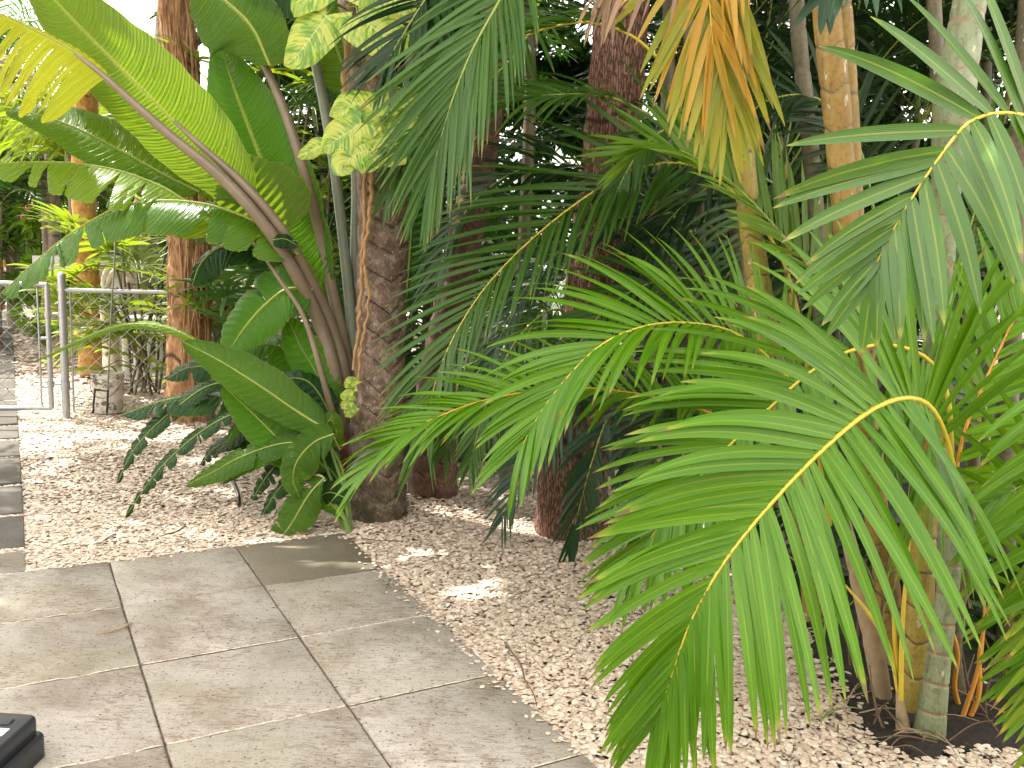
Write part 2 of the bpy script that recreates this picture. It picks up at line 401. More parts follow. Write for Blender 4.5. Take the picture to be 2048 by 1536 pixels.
M['barkO'] = bark_mat('orange_bark', (.13, .055, .012), (.33, .17, .035), (.46, .32, .13), (1, 1, .8), 10, .7, spots=(.5, .45, .35))
M['barkG'] = bark_mat('grey_bark', (.10, .075, .055), (.22, .18, .14), (.38, .33, .27), (1, 1, .6), 12, .6)
M['cane_yellow'] = cane_mat('cane_yellow', (.23, .17, .03), (.31, .235, .045))
M['cane_orange'] = cane_mat('cane_orange', (.21, .12, .025), (.27, .18, .045))
M['cane_pale'] = cane_mat('cane_pale', (.14, .17, .08), (.22, .25, .15), ring=(.22, .12, .07))
M['cane_dim'] = cane_mat('cane_dim', (.07, .06, .03), (.13, .11, .06))
M['sheath'] = plain('sheath', (.30, .22, .13), .55, var=.5, scale=18, bump=.3)
M['galv'] = plain('galvanised', (.36, .37, .38), .42, .85, .2, 30)
M['white'] = plain('white_paint', (.75, .74, .70), .5, var=.08, scale=6)
M['greyroof'] = plain('grey_roof', (.42, .42, .38), .6, var=.2, scale=5)
M['black'] = plain('black_plastic', (.018, .019, .024), .42, var=.3, scale=120, bump=.25)
M['blackmetal'] = plain('black_metal', (.015, .015, .017), .4, .5, .2, 20)
M['hose'] = plain('hose', (.012, .012, .012), .35, var=.2)
M['twig'] = plain('twig', (.12, .075, .045), .8, var=.4, scale=60, bump=.5)
M['dryleaf'] = plain('dry_leaf', (.30, .21, .13), .7, var=.4, scale=40)
M['drift'] = bark_mat('bleached_wood', (.45, .36, .25), (.62, .54, .42), (.75, .69, .58), (1, 1, .4), 14, .7)
M['houses'] = plain('cream_wall', (.42, .37, .29), .8, var=.1, scale=3)
M['red'] = plain('red_paint', (.5, .03, .02), .45)
M['blue'] = plain('blue_paint', (.03, .15, .4), .45)
M['pink'] = plain('pink_petal', (.7, .03, .25), .5)
M['brick'] = plain('brick_red', (.22, .06, .03), .85, var=.3, scale=50)

# ================================================================== THE SETTING
TH = .504717; PO = np.array([-1.93387, 4.28327]); TW = .604116          # paving grid: direction, corner, slab size
TA = np.array([math.cos(TH), math.sin(TH)]); TB = np.array([math.sin(TH), -math.cos(TH)])
def grid_xy(a, b): return PO + TA*a*TW + TB*b*TW
def to_grid(XY): q = XY - PO; return (q@TA)/TW, (q@TB)/TW

def ground_mat():
    mt, nt, _, _ = newmat('gravel_bed'); B = NB(nt)
    pos = B.n('ShaderNodeNewGeometry').outputs['Position']
    vo = B.n('ShaderNodeTexVoronoi'); vo.inputs['Scale'].default_value = 42; B.l(pos, vo.inputs['Vector'])
    ve = B.n('ShaderNodeTexVoronoi', feature='DISTANCE_TO_EDGE'); ve.inputs['Scale'].default_value = 42; B.l(pos, ve.inputs['Vector'])
    sx = B.n('ShaderNodeSeparateColor'); B.l(vo.outputs[1], sx.inputs[0])
    col = B.ramp(sx.outputs[0], [(0., (.40, .31, .24)), (.5, (.52, .42, .34)), (1., (.60, .50, .42))])
    ed = B.ramp(ve.outputs[0], [(0., 0.), (.18, 1.)]); col = B.mix(ed, (.07, .045, .03), col)
    B.out(B.pbr(col, .8, B.bump(ed, .8, .01))); return mt
S = 60
gm = rawmesh('ground', [(-S, -S, -.031), (S, -S, -.031), (S, S, -.031), (-S, S, -.031)], [0, 1, 2, 3], [4], ground_mat(), smooth=False)
props(link('ground', gm), kind='structure')

# dark leaf mould under the palm clump on the right
def soil_mat():
    mt, nt, _, _ = newmat('leaf_mould'); B = NB(nt); pos = B.n('ShaderNodeNewGeometry').outputs['Position']
    n = B.noise(pos, 40, 6, .7)
    B.out(B.pbr(B.ramp(n, [(.3, (.008, .006, .005)), (.6, (.03, .02, .013)), (.75, (.10, .07, .045))]), .9, B.bump(n, 1., .03))); return mt
SOIL = np.array([G(*p)[:2] for p in [(2300, 1500), (2048, 1492), (1930, 1500), (1800, 1512), (1730, 1462), (1695, 1430), (1650, 1345), (1600, 1250), (1560, 1150), (1520, 1060), (1500, 980), (1560, 900), (1900, 850), (2600, 850), (2700, 1300)]])
def inpoly(X, Y, P):
    c = np.zeros(X.shape, bool); j = len(P)-1
    for i in range(len(P)):
        xi, yi = P[i]; xj, yj = P[j]
        c ^= ((yi > Y) != (yj > Y)) & (X < (xj-xi)*(Y-yi)/(yj-yi+1e-12)+xi); j = i
    return c
nx, ny = 110, 150
gx, gy = np.meshgrid(np.linspace(-1.5, 7, nx), np.linspace(2.5, 15, ny), indexing='ij')
gz = -.04 + .03*smoothnoise((nx, ny), (30, 40), 3) + .012*rng.random((nx, ny))
bk = gy > 6.3+.5*(gx < .6)+.25*np.sin(gx*2)
gz = np.where(inpoly(gx, gy, SOIL) | bk, gz+.025, gz-.05)
mk('soil', [(np.stack([gx, gy, gz], -1)[None],)], soil_mat(), kind='structure')

# ---- paving slabs
def paver_mat():
    mt, nt, _, _ = newmat('paver'); B = NB(nt)
    pos = B.n('ShaderNodeNewGeometry').outputs['Position']; rnd = B.n('ShaderNodeObjectInfo').outputs['Random']
    cb = B.n('ShaderNodeCombineXYZ'); B.l(B.math('MULTIPLY', rnd, 37), cb.inputs[0]); B.l(B.math('MULTIPLY', rnd, 11), cb.inputs[2])
    ad = B.n('ShaderNodeVectorMath', operation='ADD'); B.l(pos, ad.inputs[0]); B.l(cb.outputs[0], ad.inputs[1]); p = ad.outputs[0]
    big = B.noise(p, 2.2, 4, .6, .6); big2 = B.noise(p, 3.6, 6, .7)
    col = B.ramp(big, [(.32, (.235, .205, .17)), (.5, (.35, .318, .28)), (.7, (.42, .388, .352))])
    tt = B.attr()
    col = B.mix(B.math('MULTIPLY', tt, 1.0), col, (.115, .105, .075))                 # the wet mossy slab
    green = B.ramp(B.noise(p, 1.7, 3, .5), [(.52, 0.), (.7, .3)]); col = B.mix(green, col, (.27, .25, .15))
    brown = B.ramp(big2, [(.50, 0.), (.64, .75)])
    # streaky scuffs
    st = B.noise(B.scale(p, (9, 42, 9)), 1.7, 5, .75, 1.5)
    scf = B.math('MULTIPLY', B.ramp(st, [(.50, 0.), (.57, 1.)]), B.ramp(big2, [(.38, .15), (.58, 1.)]))
    col = B.mix(B.math('MULTIPLY', brown, .7), col, (.21, .155, .11)); col = B.mix(B.math('MULTIPLY', scf, .75), col, (.13, .088, .062))
    sp = B.n('ShaderNodeTexVoronoi'); sp.inputs['Scale'].default_value = 46; B.l(p, sp.inputs['Vector'])
    sc2 = B.n('ShaderNodeSeparateColor'); B.l(sp.outputs[1], sc2.inputs[0])
    spot = B.math('MULTIPLY', B.ramp(sp.outputs[0], [(.16, 1.), (.26, 0.)]), B.ramp(sc2.outputs[0], [(.66, 0.), (.76, 1.)]))
    col = B.mix(B.math('MULTIPLY', spot, .85), col, (.05, .035, .025))
    sp2 = B.n('ShaderNodeTexVoronoi'); sp2.inputs['Scale'].default_value = 120; B.l(p, sp2.inputs['Vector'])
    sc3 = B.n('ShaderNodeSeparateColor'); B.l(sp2.outputs[1], sc3.inputs[0])
    lite = B.math('MULTIPLY', B.ramp(sp2.outputs[0], [(.2, 1.), (.3, 0.)]), B.ramp(sc3.outputs[0], [(.93, 0.), (.94, 1.)]))
    col = B.mix(B.math('MULTIPLY', lite, .5), col, (.62, .58, .5))
    fine = B.noise(p, 160, 4, .7)
    grit = B.ramp(B.noise(p, 95, 3, .6), [(.60, 0.), (.66, .7)]); col = B.mix(grit, col, (.10, .075, .055))
    col = B.mix(B.ramp(fine, [(.4, .25), (.6, 0.)]), col, (.2, .17, .13))
    B.out(B.pbr(col, B.math('SUBTRACT', .82, B.math('MULTIPLY', tt, .35)), B.bump(B.math('ADD', fine, B.math('MULTIPLY', big2, .5)), .35, .003), .35)); return mt
PM = paver_mat()
def paver_pathmat():
    mt, nt, _, _ = newmat('path_slab'); B = NB(nt); pos = B.n('ShaderNodeNewGeometry').outputs['Position']
    rnd = B.n('ShaderNodeObjectInfo').outputs['Random']
    n = B.noise(pos, 90, 5, .7); b = B.noise(pos, 3, 4, .6)
    col = B.ramp(b, [(.35, (.075, .068, .06)), (.65, (.14, .13, .115))])
    col = B.mix(B.ramp(n, [(.5, 0.), (.66, .6)]), col, (.03, .027, .022)); col = B.mix(B.math('MULTIPLY', rnd, .35), col, (.22, .2, .17))
    B.out(B.pbr(col, .8, B.bump(n, .6, .004), .3)); return mt
PPM = paver_pathmat()
def slab_mesh(name, wx, wy, h, mat, tint=0., bev=.006, seed=0):
    r = np.random.default_rng(seed); j = lambda: r.normal(0, .0012)
    n = 5; V = []; t = np.linspace(-1, 1, n)
    ring = [(x, -1) for x in t] + [(1, y) for y in t[1:]] + [(x, 1) for x in t[::-1][1:]] + [(-1, y) for y in t[::-1][1:-1]]
    N = len(ring)
    for (zz, ins) in ((-h, 0), (-bev, 0), (-bev*.3, bev*.35), (0, bev)):
        for x, y in ring: V.append((x*(wx/2-ins)+j(), y*(wy/2-ins)+j(), zz + (0 if zz else 0)))
    L = []; Sz = []
    for k in range(3):
        for i in range(N):
            a, b = k*N+i, k*N+(i+1) % N; L += [a, b, b+N, a+N]; Sz.append(4)
    L += [3*N+i for i in range(N)]; Sz.append(N)
    return rawmesh(name, V, L, Sz, mat, tint=np.full(len(V), tint), smooth=False)
patio = thing('patio', None, None, (PO[0], PO[1], 0)); patio['kind'] = 'structure'
wid = {}
for j in range(0, 10):
    for i in range(-5, 2):
        c = grid_xy(i+.5, j+.5); wx = TW-.007; off = 0
        if i == 1: wx = TW*.975-.007; off = -TW*.0125
        wet = .95 if (i, j) == (1, 0) else (.0 if rng.random() < .8 else .12)
        o = link('paver', slab_mesh('paver', wx, TW-(.009 if i < 0 else .013), .045, PM, wet, seed=100+i*13+j), patio)
        o.location = (c[0]+TA[0]*off-PO[0], c[1]+TA[1]*off-PO[1], rng.normal(0, .0012)); o.rotation_euler = (rng.normal(0, .0012), rng.normal(0, .0012), TH)
        if (i, j) == (1, 0): o['label'] = 'dark damp mossy corner paver'
def joint_mat(name, c1, c2):
    mt, nt, _, _ = newmat(name); B = NB(nt); pos = B.n('ShaderNodeNewGeometry').outputs['Position']
    n = B.noise(pos, 45, 5, .7); B.out(B.pbr(B.ramp(n, [(.38, c1), (.56, c2)]), .9, B.bump(n, .6, .004))); return mt
JD = joint_mat('dark_joint', (.03, .022, .015), (.14, .105, .07)); JL = joint_mat('sandy_joint', (.26, .20, .14), (.62, .53, .42))
for i in range(-4, 2):      # the joints that run away from the camera: dark
    p0, p1 = grid_xy(i, 0.0), grid_xy(i, 10); hw = .0065
    V = []
    for p in (p0, p1):
        for s_ in (-1, 1): V.append((p[0]+TA[0]*hw*s_, p[1]+TA[1]*hw*s_, -.010))
    props(link('paver_joint', rawmesh('paver_joint', np.array(V)-[PO[0], PO[1], 0], [0, 2, 3, 1], [4], JD, smooth=False), patio))
for j in range(1, 10):      # across: filled with pale sand
    for i in range(-5, 2):
        e = .0 if i < 1 else .03
        p0, p1 = grid_xy(i+.012, j), grid_xy(i+1-.012-e, j); hw = .0045; V = []
        n = 14
        for k in range(n):
            p = p0+(p1-p0)*k/(n-1)-TB*.0022; hh = -.0015 - .004*(rng.random() < .35)*(1 if i < 0 else .3) - (.005 if (i, j) in ((0, 1), (1, 1)) else 0)
            for s_ in (-1, 1): V.append((p[0]+TB[0]*hw*s_-PO[0], p[1]+TB[1]*hw*s_-PO[1], hh))
        L = []
        for k in range(n-1): L += [2*k, 2*k+1, 2*k+3, 2*k+2]
        link('paver_joint', rawmesh('paver_joint', V, L, [4]*(n-1), JL, smooth=False), patio)

path = thing('path', None, None, (*grid_xy(-1, 0), 0)); path['kind'] = 'structure'
edges = [0, .62, 1.66, 2.78, 4.05, 5.05, 5.97, 6.8]
while edges[-1] < 24: edges.append(edges[-1]+1.07)
SL = []
for k in range(len(edges)-1):
    e0, e1 = edges[k]+.02, edges[k+1]-(.08 if edges[k] < 6.5 else .06)
    wy = (e1-e0)*TW; cc = grid_xy(-.59-1.1, -(e0+e1)/2); tt = (rng.random()*.3)
    mat = PM if k == 0 else PPM
    o = link('path_slab', slab_mesh('path_slab', 2.2*TW, wy, .05, mat, .25, seed=500+k), path)
    o.location = (cc[0]-path.location[0], cc[1]-path.location[1], -.004+rng.normal(0, .002)); o.rotation_euler = (rng.normal(0, .004), rng.normal(0, .004), TH)
    SL.append((-.59-2.2, -.59, -e1, -e0))

# ---- crushed shell gravel: tens of thousands of little cupped pieces
TR_A, TR_B, TR_C = G(750, 1025)[:2], G(862, 978)[:2], G(1143, 1052)[:2]
def gravel_mat():
    mt, nt, _, _ = newmat('shell'); B = NB(nt); t = B.attr(); pos = B.n('ShaderNodeNewGeometry').outputs['Position']
    col = B.ramp(t, [(0., (.42, .32, .25)), (.10, (.56, .45, .365)), (.45, (.66, .53, .425)), (.8, (.72, .595, .49)), (.97, (.80, .72, .63)), (1., (.16, .11, .08))])
    n = B.noise(pos, 120, 3, .6); col = B.mix(B.ramp(n, [(.35, .35), (.6, 0.)]), col, (.28, .19, .12))
    big = B.noise(pos, 1.3, 3, .5); col = B.mix(B.ramp(big, [(.45, 0.), (.7, .25)]), col, (.36, .28, .20))
    B.out(B.pbr(col, .6, B.bump(n, .3, .002), .35)); return mt
GM = gravel_mat()
def gravel_z(X, Y):
    z = np.full(X.shape, -.020)
    for c, r in ((TR_A, .45), (TR_B, .4), (TR_C, .5)):
        z += .018*np.exp(-((X-c[0])**2+(Y-c[1])**2)/r**2)
    z += .008*np.sin(X*2.1+1)*np.cos(Y*1.7)
    return z
def scatter(x0, x1, y0, y1, dens, size, seed):
    r = np.random.default_rng(seed); n = int((x1-x0)*(y1-y0)*dens)
    X = r.uniform(x0, x1, n); Y = r.uniform(y0, y1, n)
    # keep to what a lens near here can see
    keep = (X > -.72*Y-.9) & (X < .66*Y+.7)
    a, b = to_grid(np.stack([X, Y], -1))
    edge = .012/TW*r.normal(0, 1, n)
    keep &= ~((a < 1.985-abs(edge)) & (b > .01+edge*.3))
    for (a0, a1, b0, b1) in SL: keep &= ~((a > a0) & (a < a1-.005) & (b > b0+.012) & (b < b1-.012))
    so = inpoly(X+r.normal(0, .05, n), Y+r.normal(0, .05, n), SOIL); keep &= ~(so & (r.random(n) < .993))
    keep &= ~((X > -1.4) & (Y > 6.6+.25*np.sin(X*2)) & (r.random(n) < .97))
    for c, rr in ((TR_A, .17), (TR_B, .13), (TR_C, .19)): keep &= ((X-c[0])**2+(Y-c[1])**2 > rr**2)
    X, Y = X[keep], Y[keep]; n = len(X)
    Z = gravel_z(X, Y) + r.uniform(0, .011, n)
    s = size*np.exp(r.normal(0, .22, n)); return X, Y, Z, s, r
def shells(X, Y, Z, s, r, K, rings):
    n = len(X)
    th = np.linspace(0, 2*PI, K, endpoint=False)[None]
    el = r.uniform(.72, .98, n)[:, None]
    wob = 1+.07*np.sin(2*th+r.uniform(0, 6.3, (n, 1)))+.06*np.sin(3*th+r.uniform(0, 6.3, (n, 1)))
    cup = np.where(r.random(n) < .3, -1., 1.)[:, None]*r.uniform(.12, .28, n)[:, None]
    vs = [np.stack([np.zeros((n, 1)), np.zeros((n, 1)), cup*1.0], -1)]
    for rad, hz in rings:
        vs.append(np.stack([rad*np.cos(th)*wob, rad*np.sin(th)*wob*el, cup*hz*np.ones_like(th)], -1))
    V = np.concatenate(vs, 1)*(s/2)[:, None, None]
    yaw = r.uniform(0, 2*PI, n); tx = r.normal(0, .17, n); ty = r.normal(0, .17, n)
    cy, sy = np.cos(yaw), np.sin(yaw); cx, sx = np.cos(tx), np.sin(tx); cz, sz = np.cos(ty), np.sin(ty)
    x, y, z = V[..., 0], V[..., 1], V[..., 2]
    x, y = x*cy[:, None]-y*sy[:, None], x*sy[:, None]+y*cy[:, None]
    y, z = y*cx[:, None]-z*sx[:, None], y*sx[:, None]+z*cx[:, None]
    x, z = x*cz[:, None]+z*sz[:, None], -x*sz[:, None]+z*cz[:, None]
    V = np.stack([x+X[:, None], y+Y[:, None], z+Z[:, None]], -1)
    m_ = V.shape[1]; nr = len(rings); tri = []; quad = []
    for i in range(K): tri.append((0, 1+i, 1+(i+1) % K))
    for q in range(nr-1):
        for i in range(K): quad.append((1+q*K+i, 1+(q+1)*K+i, 1+(q+1)*K+(i+1) % K, 1+q*K+(i+1) % K))
    o = (np.arange(n)*m_)
    T_ = (np.array(tri)[None]+o[:, None, None]).reshape(-1); Lv = [T_]; Ls = [np.full(n*len(tri), 3)]
    if quad: Lv.append((np.array(quad)[None]+o[:, None, None]).reshape(-1)); Ls.append(np.full(n*len(quad), 4))
    tint = np.repeat(r.random(n), m_)
    return rawmesh('shell_gravel', V.reshape(-1, 3), np.concatenate(Lv), np.concatenate(Ls), GM, tint=tint)
near = shells(*scatter(-4.6, 3.0, 2.3, 3.7, 8200, .0245, 21), 7, [(.6, .7), (1., 0.)])
props(link('shell_gravel', near), kind='stuff')
near = shells(*scatter(-4.6, 3.0, 3.7, 5.2, 8200, .0245, 24), 7, [(1., 0.)])
props(link('shell_gravel', near), kind='stuff')
mid = shells(*scatter(-5.5, 3.0, 5.2, 9.2, 4600, .027, 22), 5, [(1., 0.)])
props(link('shell_gravel', mid), kind='stuff')
far = shells(*scatter(-12, 0, 9.2, 16, 330, .055, 23), 5, [(1., 0.)])
props(link('shell_gravel', far), kind='stuff')
spx = []
for k in range(150):       # strays on the edge of the paving
    b_ = rng.uniform(0, 4); spx.append((*(grid_xy(1.96-abs(rng.normal(0, .05)), b_)), .004))
for k in range(90): spx.append((*(grid_xy(rng.uniform(-.6, 2), abs(rng.normal(0, .04)))), .004))
for q in [(1565, 1), ]: pass
spx = np.array(spx)
props(link('shell_gravel', shells(spx[:, 0], spx[:, 1], spx[:, 2], np.full(len(spx), .02), np.random.default_rng(5), 6, [(1., 0.)])), kind='stuff')

# leaf litter and debris crumbs on the paving
n = 420; r = np.random.default_rng(77)
a_ = r.uniform(-2.5, 1.9, n); b_ = r.uniform(.02, 6, n)
k = r.random(n) < .4; a_[k] = np.round(a_[k]).clip(-2, 1)+r.normal(0, .012, k.sum()); 
P2 = grid_xy(0, 0) + np.outer(a_*TW, TA) + np.outer(b_*TW, TB)
th = r.uniform(0, PI, n); ln = r.uniform(.002, .007, n)*np.where(r.random(n) < .15, 3.2, 1); wd = r.uniform(.001, .0026, n)
d = np.stack([np.cos(th), np.sin(th)], -1); e = np.stack([-d[:, 1], d[:, 0]], -1)
V = np.stack([np.concatenate([P2+d*ln[:, None], np.full((n, 1), .0025)], 1), np.concatenate([P2+e*wd[:, None], np.full((n, 1), .005)], 1),
              np.concatenate([P2-d*ln[:, None], np.full((n, 1), .0025)], 1), np.concatenate([P2-e*wd[:, None], np.full((n, 1), .0025)], 1)], 1)
props(link('leaf_litter', rawmesh('leaf_litter', V.reshape(-1, 3), np.arange(4*n), np.full(n, 4), M['twig'], smooth=False)), kind='stuff')

n = 210; a_ = r.uniform(-3.4, 2.4, n); b_ = r.uniform(2.6, 8.5, n); ok_ = inpoly(a_, b_, SOIL) | True
ga, gb = to_grid(np.stack([a_, b_], -1)); ok_ = ~((ga < 2.02) & (gb > -.03)); a_, b_ = a_[ok_], b_[ok_]; n = len(a_)
th = r.uniform(0, PI, n); ln = r.uniform(.006, .022, n)*np.where(r.random(n) < .12, 3.5, 1); wd = r.uniform(.0012, .004, n); P2 = np.stack([a_, b_], -1)
d = np.stack([np.cos(th), np.sin(th)], -1); e = np.stack([-d[:, 1], d[:, 0]], -1); zz = gravel_z(a_, b_)[:, None]+.021
V = np.stack([np.concatenate([P2+d*ln[:, None], zz], 1), np.concatenate([P2+e*wd[:, None], zz+.005], 1), np.concatenate([P2-d*ln[:, None], zz], 1), np.concatenate([P2-e*wd[:, None], zz], 1)], 1)
props(link('leaf_litter', rawmesh('leaf_litter', V.reshape(-1, 3), np.arange(4*n), np.full(n, 4), M['twig'], smooth=False)), kind='stuff')

# ================================================================== TREES AND PALMS: trunks
def ring_tube(P, r, n, Mr, spacing, depth, chev=0., lump=.02, seed=0, off=0., vgroove=0., step=False):
    A = spline(P, n); L = np.linalg.norm(np.diff(A, axis=0), axis=1).sum()
    s = np.linspace(0, L, n); th = np.linspace(0, 2*PI, Mr+1)
    ph = (s[:, None] + chev*np.abs(((th[None]/PI*1.5) % 1)*2-1) + off)/spacing
    sn = smoothnoise((n, Mr+1), (max(2, int(L/.3)), 6), seed)
    ph = ph + sn*.35
    fr = ph % 1
    gro = np.exp(-((np.minimum(fr, 1-fr))/.06)**2)
    rr = np.interp(np.linspace(0, 1, n), np.linspace(0, 1, len(r)), r)
    big = smoothnoise((n, Mr+1), (max(2, int(L/.12)), 10), seed+1); fine = smoothnoise((n, Mr+1), (n//2, Mr//2), seed+2)
    d = rr[:, None]*(lump*2*big + lump*fine) - depth*gro
    if step: d = d + depth*1.6*(fr-.5)
    if vgroove: d = d - vgroove*np.abs(np.sin(th[None]*7+sn*5))**6
    g = tube(P, r, n, Mr, disp=lambda A, th, r_: d)
    return (g[0], (1-gro)[None]*.9+.1*0, g[2])
def crown_pts(top, az, L, el0=70, el1=-45, n=9, bend=1.5):
    el = np.radians(el0 + (el1-el0)*np.linspace(0, 1, n)**bend); p = [np.array(top, float)]
    for k in range(n-1): p.append(p[-1]+L/(n-1)*np.array([math.cos(az)*math.cos(el[k]), math.sin(az)*math.cos(el[k]), math.sin(el[k])]))
    return np.array(p)

def frond(parent, P, L=.5, W=.035, n=34, s0=.18, mat='palm_mid', rmat='rach_green', r0=.012, up=(0, 0, 1), ang=(70, 28), lift=18, droop=.9,
          K=9, Mx=3, twist=.22, tipL=.45, baseL=.75, split=True, seed=1, name='frond', roll=0., curl=.0, kink=None, label=None, rnd=.06, dp=1.3, petiole=None, sides=(1, -1), liftR=None, droopR=None, angR=None, LR=None):
    """one palm frond: rachis mesh, leaflets as its sub-parts (or one joined part when small)"""
    r = np.random.default_rng(seed)
    A = spline(P, 60); T = tang(A)
    up = np.broadcast_to(np.array(up, float), A.shape)
    if roll:
        U_ = norm(up-(up*T).sum(-1, keepdims=True)*T); S_ = np.cross(T, U_); up = U_*math.cos(roll)+S_*math.sin(roll)
    fo = mk(name, [tube(P, [r0, r0*.8, r0*.6, r0*.4, r0*.15], 40, 6)], M[rmat], parent)
    if label: fo['label'] = label
    gr = []
    for sd_ in sides:
        s = np.linspace(s0, .995, n) + r.normal(0, .25/n*(1-s0), n); s = np.clip(s, s0*.95, .998)
        q = np.clip((s-s0)/(1-s0), 0, 1)
        prof = np.where(q < .35, baseL+(1-baseL)*(q/.35), 1-(1-tipL)*(np.maximum(q-.35, 0)/.65)**1.4)
        Ls = L*prof*(1+r.normal(0, .05, n)); Ws = W*(.75+.25*prof)*(1+r.normal(0, .08, n))
        ag = ang if (sd_ > 0 or angR is None) else angR
        if sd_ < 0 and LR: Ls = Ls*LR
        an = np.radians(ag[0]+(ag[1]-ag[0])*q**.9)
        lf = lift if (sd_ > 0 or liftR is None) else liftR; dr = droop if (sd_ > 0 or droopR is None) else droopR
        Pg, t = leaflets(A, up, s, np.full(n, float(sd_)), Ls, Ws, an, np.full(n, math.radians(lf)), np.full(n, dr), K, Mx, twist, rnd, .28 if Mx > 2 else 0, curl, seed*7+int(sd_)+3, dp)
        gr.append((Pg, t))
    if split:
        for Pg, t in gr:
            for i in range(len(Pg)): mk('leaflet', [(Pg[i], t[i])], M[mat], fo)
    else:
        mk('leaflets', gr, M[mat], fo)['kind'] = 'stuff'
    return fo

# --- palm with the climbing vine (centre left)
def palm_crown(t, top, nf, L, mat, seed, r0=.016, el=(30, 75), n=34, Lf=.6, W=.04):
    r = np.random.default_rng(seed)
    for k in range(nf):
        az = 2*PI*k/nf + r.normal(0, .2); e0 = r.uniform(*el)
        frond(t, crown_pts(top, az, L*r.uniform(.85, 1.1), e0, r.uniform(-60, -25)), Lf, W, n, .15, mat, 'rach_green', r0, K=5, Mx=2, split=False, droop=.8, seed=seed*50+k)
PA = pts([(752, 1062, 5.2), (752, 1000), (757, 800), (763, 600), (766, 420), (752, 260), (737, 120), (722, 0), (700, -200), (690, -420)])
palmA = thing('palm_tree', 'thick brown palm trunk with vine and pale lichen at the paved corner', 'palm tree', PA[0])
gA = ring_tube(PA, [.178, .172, .145, .142, .14, .136, .132, .125, .12, .11, .10], 420, 72, .155, .0075, .10, .035, 1, step=True)
mk('trunk', [gA], M['barkA'], palmA)
palm_crown(palmA, PA[-1], 13, 2.4, 'palm_back', 3)
PB = pts([(862, 1010, 5.72), (866, 960), (872, 800), (900, 640), (938, 440), (968, 280), (985, 150), (998, 0), (1010, -200), (1020, -400)])
palmB = thing('palm_tree', 'slimmer leaning reddish ringed palm trunk right of the vine covered trunk', 'palm tree', PB[0])
mk('trunk', [ring_tube(PB, [.165, .15, .125, .115, .105, .09, .075, .07, .065, .06], 360, 56, .13, .006, .09, .035, 11, step=True)], M['barkB'], palmB)
palm_crown(palmB, PB[-1], 11, 2.0, 'palm_dark', 4)
PC = pts([(1140, 1085, 5.08), (1142, 1030), (1155, 850), (1175, 700), (1190, 560), (1205, 430), (1222, 280), (1236, 120), (1248, -50), (1262, -260), (1275, -420)])
palmC = thing('tree', 'broad reddish fissured tree trunk rising from the gravel behind the palm fronds', 'tree', PC[0])
mk('trunk', [ring_tube(PC, [.225, .20, .18, .165, .16, .155, .15, .145, .14, .13, .12], 400, 84, .6, .0, 0, .05, 21, vgroove=.008)], M['barkC'], palmC)

def leaf_cloud(center, rad, n, size, seed, clump=26, mat='broad', flat=.35, droop=.3):
    r = np.random.default_rng(seed); cc = r.normal(0, 1, (clump, 3)); cc = norm(cc)*r.uniform(.25, 1, (clump, 1))**.5*np.array(rad)*.85
    cs = r.uniform(.22, .45, clump)*min(rad)
    k = r.integers(0, clump, n); d = norm(r.normal(0, 1, (n, 3)))*r.uniform(.3, 1, (n, 1))**.4*cs[k][:, None]
    p = np.array(center)+cc[k]+d
    L = size*r.uniform(.6, 1.3, n)
    D = norm(norm(d)+r.normal(0, .5, (n, 3))+np.array([0, 0, -droop])); X = norm(np.cross(D, r.normal(0, 1, (n, 3))+np.array([0, 0, 1.5])))
    Nn = np.cross(D, X); wv = np.array([.06, .42, .0])
    ks = np.array([0, .45, 1])
    mid_ = p[:, None]+D[:, None]*(ks[None, :, None]*L[:, None, None]) - Nn[:, None]*(ks**2)[None, :, None]*L[:, None, None]*.18
    Pg = mid_[:, :, None]+X[:, None, None]*(np.array([-1., 1.])[None, None, :, None]*(wv[None, :, None, None]*L[:, None, None, None]*flat*1.3))
    return (Pg, r.random(n))
def tree(name, label, base, top, r0, crown, n, size, seed, mat='broad', bark='barkG', limbs=5, group=None, cat='tree'):
    t = thing(name, label, cat, base, group); base = np.array(base); top = np.array(top)
    rr = np.random.default_rng(seed)
    midp = (base+top)/2+rr.normal(0, .08, 3)*[1, 1, 0]
    mk('trunk', [ring_tube(np.array([base, midp, top]), [r0, r0*.75, r0*.6], 60, 20, .5, 0, 0, .08, seed)], M[bark], t)
    for k in range(limbs):
        c, rad = crown[k % len(crown)]; e = np.array(c)+rr.normal(0, .35, 3)*np.array(rad)
        mk('limb', [tube(np.array([base+(top-base)*rr.uniform(.6, .98), (top+e)/2+rr.normal(0, .1, 3), e]), [r0*.45, r0*.3, r0*.1], 14, 6)], M[bark], t)
    mk('crown', [leaf_cloud(c, rad, n//len(crown), size, seed+i, mat=mat) for i, (c, rad) in enumerate(crown)], M[mat], t)['kind'] = 'stuff'
    return t

